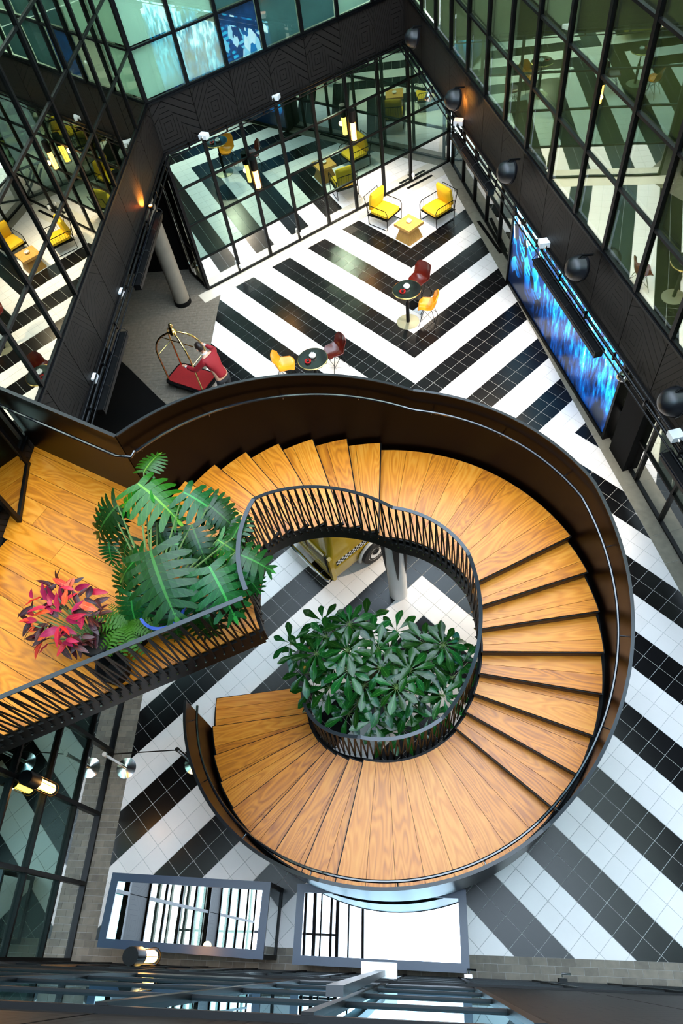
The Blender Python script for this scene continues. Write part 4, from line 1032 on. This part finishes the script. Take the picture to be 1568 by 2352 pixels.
JE = [(0, 1), (1, 2), (2, 3), (3, 4)]
for s_, el, wr in ((1, (.44, .33, 1.13), (.73, .32, 1.093)), (-1, (.42, -.36, 1.20), (.63, -.312, 1.28))):
    i = len(J); J += [(.245, s_ * .175, 1.345, .085), (*el, .066), (*wr, .048)]; JE += [(3, i), (i, i + 1), (i + 1, i + 2)]
jk = skinned('jacket', 'red_coat', J, JE, pt)
for s_, wr in ((1, (.74, .32, 1.092)), (-1, (.64, -.311, 1.283))): MB().tube([(wr[0] - .015, wr[1], wr[2]), (wr[0] + .02, wr[1], wr[2] + .002)], .036, 12).build('cuff', 'white_cloth', jk, smooth=True)
Tv = [(0, 0, .90, .150, .85), (0, .10, .80, .105), (.06, .11, .48, .080), (-.06, .12, .10, .068), (0, -.10, .80, .105), (.03, -.11, .48, .080), (-.14, -.12, .10, .068)]
skinned('trousers', 'dark_trousers', Tv, [(0, 1), (1, 2), (2, 3), (0, 4), (4, 5), (5, 6)], pt)
for x, y in ((.0, .13), (-.08, -.13)): mb = MB(); loft(mb, [([(x + a * .9, y + b) for a, b in rr_(-.09, .17, -.045, .045, .04)], 0), ([(x + a, y + b) for a, b in rr_(-.09, .17, -.045, .045, .04)], .04), ([(x + a * .7 - .01, y + b * .8) for a, b in rr_(-.09, .17, -.045, .045, .04)], .09)]); mb.build('shoe', 'black', pt, smooth=True)
MB().lathe([(.072, -.02), (.075, .02), (.062, .025), (.06, -.02)], n=20, caps=False, mtx=Matrix.Rotation(math.radians(32), 3, 'Y')).build('collar', 'white_cloth', jk, (.335, 0, 1.425), smooth=True)
hd = MB(); n, m_ = 20, 14; HC = Vector((.44, 0, 1.56)); RT = Matrix.Rotation(math.radians(38), 3, 'Y')
def headpt(th, ph, k=1.0):
    x, y, z = math.sin(ph) * math.cos(th), math.sin(ph) * math.sin(th), math.cos(ph)
    r = Vector((x * .098, y * .076, z * .122)); 
    if z < 0: r.x *= 1 + .05 * z; r.y *= 1 + .25 * z; r.x += .018 * -z
    if x > .75 and abs(y) < .22 and -.35 < z < .15: r.x += .022
    return HC + RT @ (r * k)
def sph(mb, ph0, ph1, k, cond=None):
    b = len(mb.v); rows = m_
    for i in range(rows + 1):
        for j in range(n): mb.v.append(tuple(headpt(2 * PI * j / n, ph0 + (ph1 - ph0) * i / rows, k)))
    for i in range(rows):
        for j in range(n):
            if cond and not cond(2 * PI * (j + .5) / n, ph0 + (ph1 - ph0) * (i + .5) / rows): continue
            mb.face([b + i * n + j, b + (i + 1) * n + j, b + (i + 1) * n + (j + 1) % n, b + i * n + (j + 1) % n])
sph(hd, .02, PI - .05, 1); ho = hd.build('head', 'skin', pt, smooth=True)
hh = MB(); sph(hh, .02, PI * .72, 1.10, lambda th, ph: (math.cos(th) < .35) or ph < .9); hh.build('hair', 'hair', pt, smooth=True)
for s_ in (1, -1):
    p = HC + RT @ Vector((0, s_ * .076, -.01)); e = MB(); e.tube([p + RT @ Vector((0, 0, -.03)), p + RT @ Vector((-.01, s_ * .012, .0)), p + RT @ Vector((0, 0, .03))], .011, 6); e.build('ear', 'skin', ho, smooth=True)
    p = HC + RT @ Vector((.092, s_ * .032, .005)); MB().lathe([(0, -.01), (.011, 0), (0, .01)], c=tuple(p), n=8).build('eye', 'hair', ho)
p = HC + RT @ Vector((.094, 0, -.055)); MB().tube([p + RT @ Vector((0, -.022, 0)), p + RT @ Vector((.006, 0, 0)), p + RT @ Vector((0, .022, 0))], .006, 6).build('mouth', 'red_leather', ho)

# ------------------------------------------------------------------ display cases
def showcase(c4, h, label, fm='case_blue'):
    P = [Vector((x, y, 0)) for x, y in c4]; o = P[3]; ux = (P[2] - P[3]).normalized(); a = math.atan2(ux.y, ux.x); W = (P[2] - P[3]).length; D = (P[0] - P[3]).length
    t = thing('display_case', o, label, 'display case', 'glass topped display cases', rz=a); fw = .11
    for q in (((0, 0), (W, fw)), ((0, D - fw), (W, D)), ((0, fw), (fw, D - fw)), ((W - fw, fw), (W, D - fw))): MB().box((q[0][0], q[0][1], h - .05), (q[1][0], q[1][1], h)).build('top_frame', fm, t)
    MB().box((fw, fw, h - .02), (W - fw, D - fw, h - .012)).build('top_glass', 'mirror_top', t)
    for x in (.03, W - .03):
        for y in (.03, D - .03): MB().box((x - .03, y - .03, 0), (x + .03, y + .03, h - .05)).build('post', 'black', t)
    for x in (.03, W - .03): MB().box((x - .025, .06, 0), (x + .025, D - .06, .05)).build('lower_rail', 'black', t); MB().box((x - .005, .06, .05), (x + .005, D - .06, h - .05)).build('side_glass', 'glass_clear', t)
    for y in (.03, D - .03): MB().box((.06, y - .025, 0), (W - .06, y + .025, .05)).build('lower_rail', 'black', t); MB().box((.06, y - .005, .05), (W - .06, y + .005, h - .05)).build('side_glass', 'glass_clear', t)
    return t
showcase([(-4.72, -8.77), (-2.34, -8.84), (-2.34, -9.78), (-4.74, -9.71)], 1.0, 'long glass topped display case with dark blue frame near the left wall')
showcase([(-1.92, -8.85), (.49, -8.93), (.45, -9.84), (-1.93, -9.82)], 1.0, 'long glass topped display case with blue frame directly below the stair landing')

# ------------------------------------------------------------------ queue barrier
for n, (x, y) in enumerate(((-5.25, -7.06), (-4.03, -6.98))):
    t = thing('barrier_post', (x, y, 0), 'polished steel queue barrier post %s' % ('beside the left glass wall' if n == 0 else 'partly hidden by the foot of the stair wall'), 'barrier post', 'queue barrier posts')
    MB().lathe([(0, 0), (.175, 0), (.175, .012), (.03, .055), (0, .06)], n=40).build('base', 'chrome', t, smooth=True); MB().lathe([(.03, .04), (.03, .93)], n=20).build('pole', 'chrome', t, smooth=True)
    MB().lathe([(.034, .90), (.036, .91), (.036, .985), (0, .99)], n=20).build('cap', 'white_gloss' if n == 0 else 'chrome', t, smooth=True)
MB().bar((-5.22, -7.057, .95), (-4.06, -6.983, .95), .006, .05).build('barrier_belt', 'matt_black', label='black retractable belt stretched between the two barrier posts', cat='belt')

# ------------------------------------------------------------------ lanterns
def lantern(p, nrm, label, e=2.5):
    nrm = Vector(nrm).normalized(); t = thing('wall_lantern', p, label, 'wall lantern', 'amber tube lanterns')
    MB().lathe([(0, .84), (.095, .84), (.10, .80), (.10, .56), (.075, .54), (0, .54)], n=24).build('cap', 'black', t, smooth=True)
    MB().lathe([(.0, .54), (.068, .54), (.068, .08), (0, .08)], n=20).build('amber_tube', 'amber_glass', t, smooth=True)
    MB().lathe([(0, .50), (.03, .48), (.03, .14), (0, .12)], n=12).build('bulb', 'bulb', t, smooth=True)
    MB().tube([(.095 * math.cos(k * PI / 9), .095 * math.sin(k * PI / 9), .05) for k in range(18)], .008, 5, closed=True).build('cage_ring', 'black', t)
    for k in range(6): MB().tube([(.09 * math.cos(k * PI / 3), .09 * math.sin(k * PI / 3), .56), (.095 * math.cos(k * PI / 3), .095 * math.sin(k * PI / 3), .05)], .004, 4).build('cage_wire', 'black', t)
    MB().bar((0, 0, .70), tuple(-nrm * .14 + Vector((0, 0, .70))), .04, .04).build('bracket', 'black', t)
    ld_ = bpy.data.lights.new('lantern_light', 'POINT'); ld_.energy = e; ld_.color = (1, .5, .14); ld_.shadow_soft_size = .06; lo = bpy.data.objects.new('lantern_light', ld_); COL.objects.link(lo); lo.parent = t; lo.location = tuple(nrm * .16 + Vector((0, 0, .3)))
for s_, lb in ((2.06, 'amber tube lantern on the second mullion of the back shopfront'), (5.09, 'amber tube lantern on the fifth mullion of the back shopfront')):
    q = B0 + BU * s_ + BN * .20; lantern((q.x, q.y, 2.10), BN, lb)
lantern((WX + .17, -7.82, 2.0), (1, 0, 0), 'amber tube lantern on the left glass wall below the platform')
lantern((-3.52, NY + .13, 2.0), (0, 1, 0), 'amber tube lantern beside the lower left display case')

# ------------------------------------------------------------------ dome floodlights, spots, trays along the fascia rails
def dome(p, u, n, label, e):
    n = Vector(n); t = thing('dome_floodlight', p, label, 'floodlight', 'black dome floodlights on the right fascia')
    aim = (n * -.9 + Vector((0, 0, -.30))).normalized(); zz = -aim; x = Vector(u).normalized(); y = zz.cross(x).normalized(); x = y.cross(zz)
    mt = Matrix(((x.x, y.x, zz.x), (x.y, y.y, zz.y), (x.z, y.z, zz.z)))
    MB().lathe([(.19, -.06), (.205, -.06), (.215, -.02), (.205, .0), (.19, .09), (.15, .16), (.08, .21), (0, .225)], n=28, mtx=mt, caps=False).build('dome', 'dome_black', t, smooth=True)
    MB().lathe([(0, -.035), (.188, -.035)], n=28, mtx=mt).build('lamp_face', 'amber_glass' if e > 1 else 'black', t)
    MB().lathe([(.215, -.02), (.222, -.02), (.222, .0), (.212, .0)], n=28, mtx=mt, caps=False).build('rim', 'rim', t, smooth=True)
    MB().tube([tuple(zz * .10 + Vector((0, 0, .1))), tuple(Vector((0, 0, .24))), tuple(-n * .20 + Vector((0, 0, .20)))], .018, 8).build('arm', 'black', t)
    if e < 1: return
    l = bpy.data.lights.new('dome_light', 'SPOT'); l.energy = e; l.color = (1, .35, .05); l.spot_size = math.radians(110); l.spot_blend = .8; l.shadow_soft_size = .15
    lo = bpy.data.objects.new('dome_light', l); COL.objects.link(lo); lo.parent = t; lo.location = tuple(aim * .08); lo.rotation_euler = aim.to_track_quat('-Z', 'Y').to_euler()
names = ['farthest, high in the back right corner', 'above the armchairs', 'above the upper end of the LED screen', 'above the middle of the LED screen', 'nearest, beyond the lower end of the LED screen']
for k, (x, y, z) in enumerate(((.24, 8.32, 4.54), (1.03, 5.49, 4.47), (1.85, 2.59, 4.52), (2.67, -.31, 4.55), (3.49, -3.23, 4.55))):
    dome((x, y, z), UU, UN, 'black dome floodlight on the right fascia, ' + names[k], 26 if k == 1 else 0)
def spot(p, label, grp='small silver spotlights on the right pipe rail'):
    t = thing('spotlight', p, label, 'spotlight', grp)
    mt = Matrix.Rotation(math.radians(20), 3, 'Y')
    MB().lathe([(.085, -.10), (.09, -.09), (.07, .02), (.04, .07), (0, .08)], n=20, mtx=mt).build('reflector', 'chrome', t, smooth=True); MB().tube([(0, 0, .06), (0, 0, .16)], .018, 6).build('yoke', 'black', t)
    l = bpy.data.lights.new('floor_light', 'SPOT'); l.energy = 260; l.color = (1, .84, .64); l.spot_size = math.radians(120); l.spot_blend = .9; l.shadow_soft_size = .12
    lo = bpy.data.objects.new('floor_light', l); COL.objects.link(lo); lo.parent = t; lo.location = (-.02, 0, -.12); lo.rotation_euler = Vector((-.75, 0, -1)).to_track_quat('-Z', 'Y').to_euler()
for (px, py), lb in (((985, 215), 'small silver spotlight on the right rail near the back corner'), ((1210, 500), 'small silver spotlight at the top corner of the LED screen'), ((1435, 855), 'small silver spotlight at the lower right corner of the LED screen')):
    q = at(px, py, 3.72); spot((q.x, q.y, 3.68), lb)
def railrun(name, p0, u, n, s0, s1, label):
    t = thing(name, P3(p0, u, n, s0, .14, 3.84), label, 'pipe rail', rz=0)
    L_ = s1 - s0
    for d, z, r in ((0, 0, .025), (.07, -.05, .014), (-.05, .05, .014)): MB().tube([(n.x * d, n.y * d, z), (u.x * L_ + n.x * d, u.y * L_ + n.y * d, z)], r, 8).build('pipe', 'frame', t, smooth=True)
    s = .5
    while s < L_:
        MB().box((-.02, -.02, -.07), (.02, .02, .07)).build('clamp', 'rim' if int(s * 2) % 4 == 0 else 'frame', t, (u.x * s, u.y * s, 0)); s += 1.03
railrun('pipe_rail', U0, UU, UN, .1, 20, 'black pipe rail along the lower edge of the right fascia')
railrun('pipe_rail', LP, LU, LN, .1, 8.6, 'black pipe rail along the lower edge of the left fascia')
railrun('pipe_rail', B0, BU, BN, .1, 7.0, 'thin black pipe rail along the top of the back shopfront')
def tray(p0, u, n, s0, s1, label):
    c = P3(p0, u, n, s0, .26, 3.72); t = thing('light_bar', c, label, 'light bar', 'long black light bars on the rails', rz=math.atan2(u.y, u.x)); L_ = s1 - s0
    MB().box((0, -.07, -.07), (L_, .07, .05)).build('housing', 'black', t); MB().tube([(0, -.09, .05), (L_, -.09, .05)], .012, 6).build('conduit', 'tube', t); MB().tube([(0, .09, .05), (L_, .09, .05)], .012, 6).build('conduit', 'frame', t)
    for k in range(int(L_ / .7) + 1): MB().tube([(k * .7, -.09, .05), (k * .7, -.03, .12), (k * .7, .05, .12), (k * .7, .09, .05)], .007, 5).build('hoop', 'rim', t)
def s_of(px, py, z, p0, u): q = at(px, py, z); return (Vector((q.x, q.y, 0)) - p0).dot(u)
tray(U0, UU, UN, s_of(1055, 300, 3.8, U0, UU), s_of(1158, 425, 3.8, U0, UU), 'long black light bar on the right rail beside the armchairs')
tray(U0, UU, UN, s_of(1250, 585, 3.8, U0, UU), s_of(1395, 800, 3.8, U0, UU), 'long black light bar on the right rail over the LED screen')
tray(U0, UU, UN, s_of(1550, 1030, 3.8, U0, UU), s_of(1550, 1030, 3.8, U0, UU) + 2, 'long black light bar on the right rail at the picture edge')
tray(LP, LU, LN, s_of(345, 495, 3.7, LP, LU), s_of(272, 665, 3.7, LP, LU), 'long black light bar on the left rail next to the grey column')
tray(LP, LU, LN, s_of(255, 770, 3.7, LP, LU), s_of(195, 950, 3.7, LP, LU), 'long black light bar on the left rail above the dark mat')
def wbox(px, py, z, label, s=1.0):
    q = at(px, py, z); t = thing('projector', (q.x, q.y, z), label, 'projector', 'small white projector boxes', rz=random.uniform(-.4, .4))
    MB().box((-.10 * s, -.08 * s, -.05 * s), (.10 * s, .08 * s, .05 * s)).build('case', 'white_gloss', t); MB().tube([(0, -.08 * s, 0), (0, -.12 * s, -.01)], .03 * s, 10).build('lens', 'chrome', t); MB().tube([(0, 0, -.05), (0, .02, -.16)], .02, 6).build('bracket', 'tube', t)
for a in ((1053, 280, 3.95, 'white projector box at the upper end of the right light bar'), (1250, 558, 3.95, 'white projector box above the LED screen'), (1553, 1000, 3.95, 'white projector box at the right picture edge'), (270, 672, 3.85, 'white projector box in the middle of the left rail'), (210, 868, 3.85, 'white projector box near the lower end of the left rail'), (632, 222, 3.95, 'white projector box on the back shopfront rail, right one of two'), (468, 312, 3.92, 'white projector box on the back shopfront rail, left one of two')): wbox(*a)
# fascia glow lamps
def glow(p, n, label, e=55):
    t = thing('fascia_lamp', p, label, 'accent lamp'); n = Vector(n)
    MB().lathe([(0, -.05), (.045, -.05), (.05, .03), (0, .04)], n=16).build('housing', 'black', t, smooth=True)
    MB().lathe([(0, .041), (.04, .041)], n=16).build('lens', 'amber_glass', t)
    l = bpy.data.lights.new('accent_light', 'SPOT'); l.energy = e; l.color = (1, .33, .04); l.spot_size = math.radians(95); l.spot_blend = .7; l.shadow_soft_size = .03
    lo = bpy.data.objects.new('accent_light', l); COL.objects.link(lo); lo.parent = t; lo.location = (0, 0, .06); lo.rotation_euler = (-n * .75 + Vector((0, 0, .6))).to_track_quat('-Z', 'Y').to_euler()
glow((WX + .16, 3.45, 3.915), (1, 0, 0), 'small orange accent lamp on the left rail above the column', 45)
q = U0 + UU * 4.95 + UN * .30; 0 and glow((q.x, q.y, 4.05), UN, 'small orange accent lamp on the right rail under the second dome floodlight')
# mullion hardware and flood box of the near wall
t = thing('flood_box', (-.50, NY + .10, 4.62), 'wide white flood light box on the near glass wall', 'flood light')
MB().box((-.16, -.05, -.05), (.16, .07, .05)).build('case', 'white_gloss', t); MB().bar((.02, -.01, .05), (.10, -.03, 4.1), .07, .04, (0, 1, 0)).build('stem', 'rim', t)
for (sx_, lb) in ((B0 + BU * 1.04 + BN * .12, 'white door stop at the foot of the first shopfront mullion'), (B0 + BU * 3.07 + BN * .12, 'white door stop at the foot of the third shopfront mullion'), (B0 + BU * 7.09 + BN * .12, 'white door stop at the foot of the seventh shopfront mullion')):
    t = thing('door_stop', (sx_.x, sx_.y, .28), lb, 'door stop', 'white door stops on the back shopfront'); MB().lathe([(0, -.05), (.04, -.05), (.05, 0), (.04, .05), (0, .05)], n=14).build('body', 'white_gloss', t, smooth=True); MB().box((-.02, -.02, -.12), (.02, .02, -.05)).build('clip', 'chrome', t)
# glass return door with long pulls at the left end of the shopfront
dvv = Vector((-.605, .796, 0)); t = thing('glass_door', (B0.x - .06, B0.y + .05, 0), 'black framed glass door with long double pull handles beside the grey column', 'door', rz=math.atan2(dvv.y, dvv.x))
for a, b in (((0, 0, 0), (0, 0, 3.78)), ((.95, 0, 0), (.95, 0, 3.78)), ((0, 0, .04), (.95, 0, .04)), ((0, 0, 3.76), (.95, 0, 3.76)), ((0, 0, 1.2), (.95, 0, 1.2))): MB().bar(a, b, .07, .07, (0, 1, 0) if a[2] != b[2] else (0, 0, 1)).build('door_frame', 'frame', t)
MB().bar((0, 0, 1.9), (.95, 0, 1.9), .01, 3.7).build('pane', 'glass_left', t)
for x in (.40, .52): MB().tube([(x, .10, .55), (x, .10, 2.9)], .013, 6).build('pull_handle', 'chrome', t)
for x in (.38, .54): MB().tube([(x, .06, .30), (x, .06, .52)], .035, 8).build('hinge', 'chrome', t)

for x_, lb in ((.42, 'small chrome latch on the near glass wall beside the second display case'), (1.62, 'black lever handle on the near glass wall right of the display cases'), (-3.95, 'small black latch on the near glass wall left of the lantern')):
    t = thing('door_latch', (x_, NY + .05, 1.05), lb, 'door latch', 'latches of the near glass doors')
    MB().box((-.05, -.02, -.08), (.05, .02, .08)).build('back_plate', 'chrome' if x_ < 1 and x_ > 0 else 'black', t); MB().tube([(0, .02, 0), (0, .07, 0), (.11, .07, 0)], .013, 8).build('lever', 'tube', t, smooth=True)
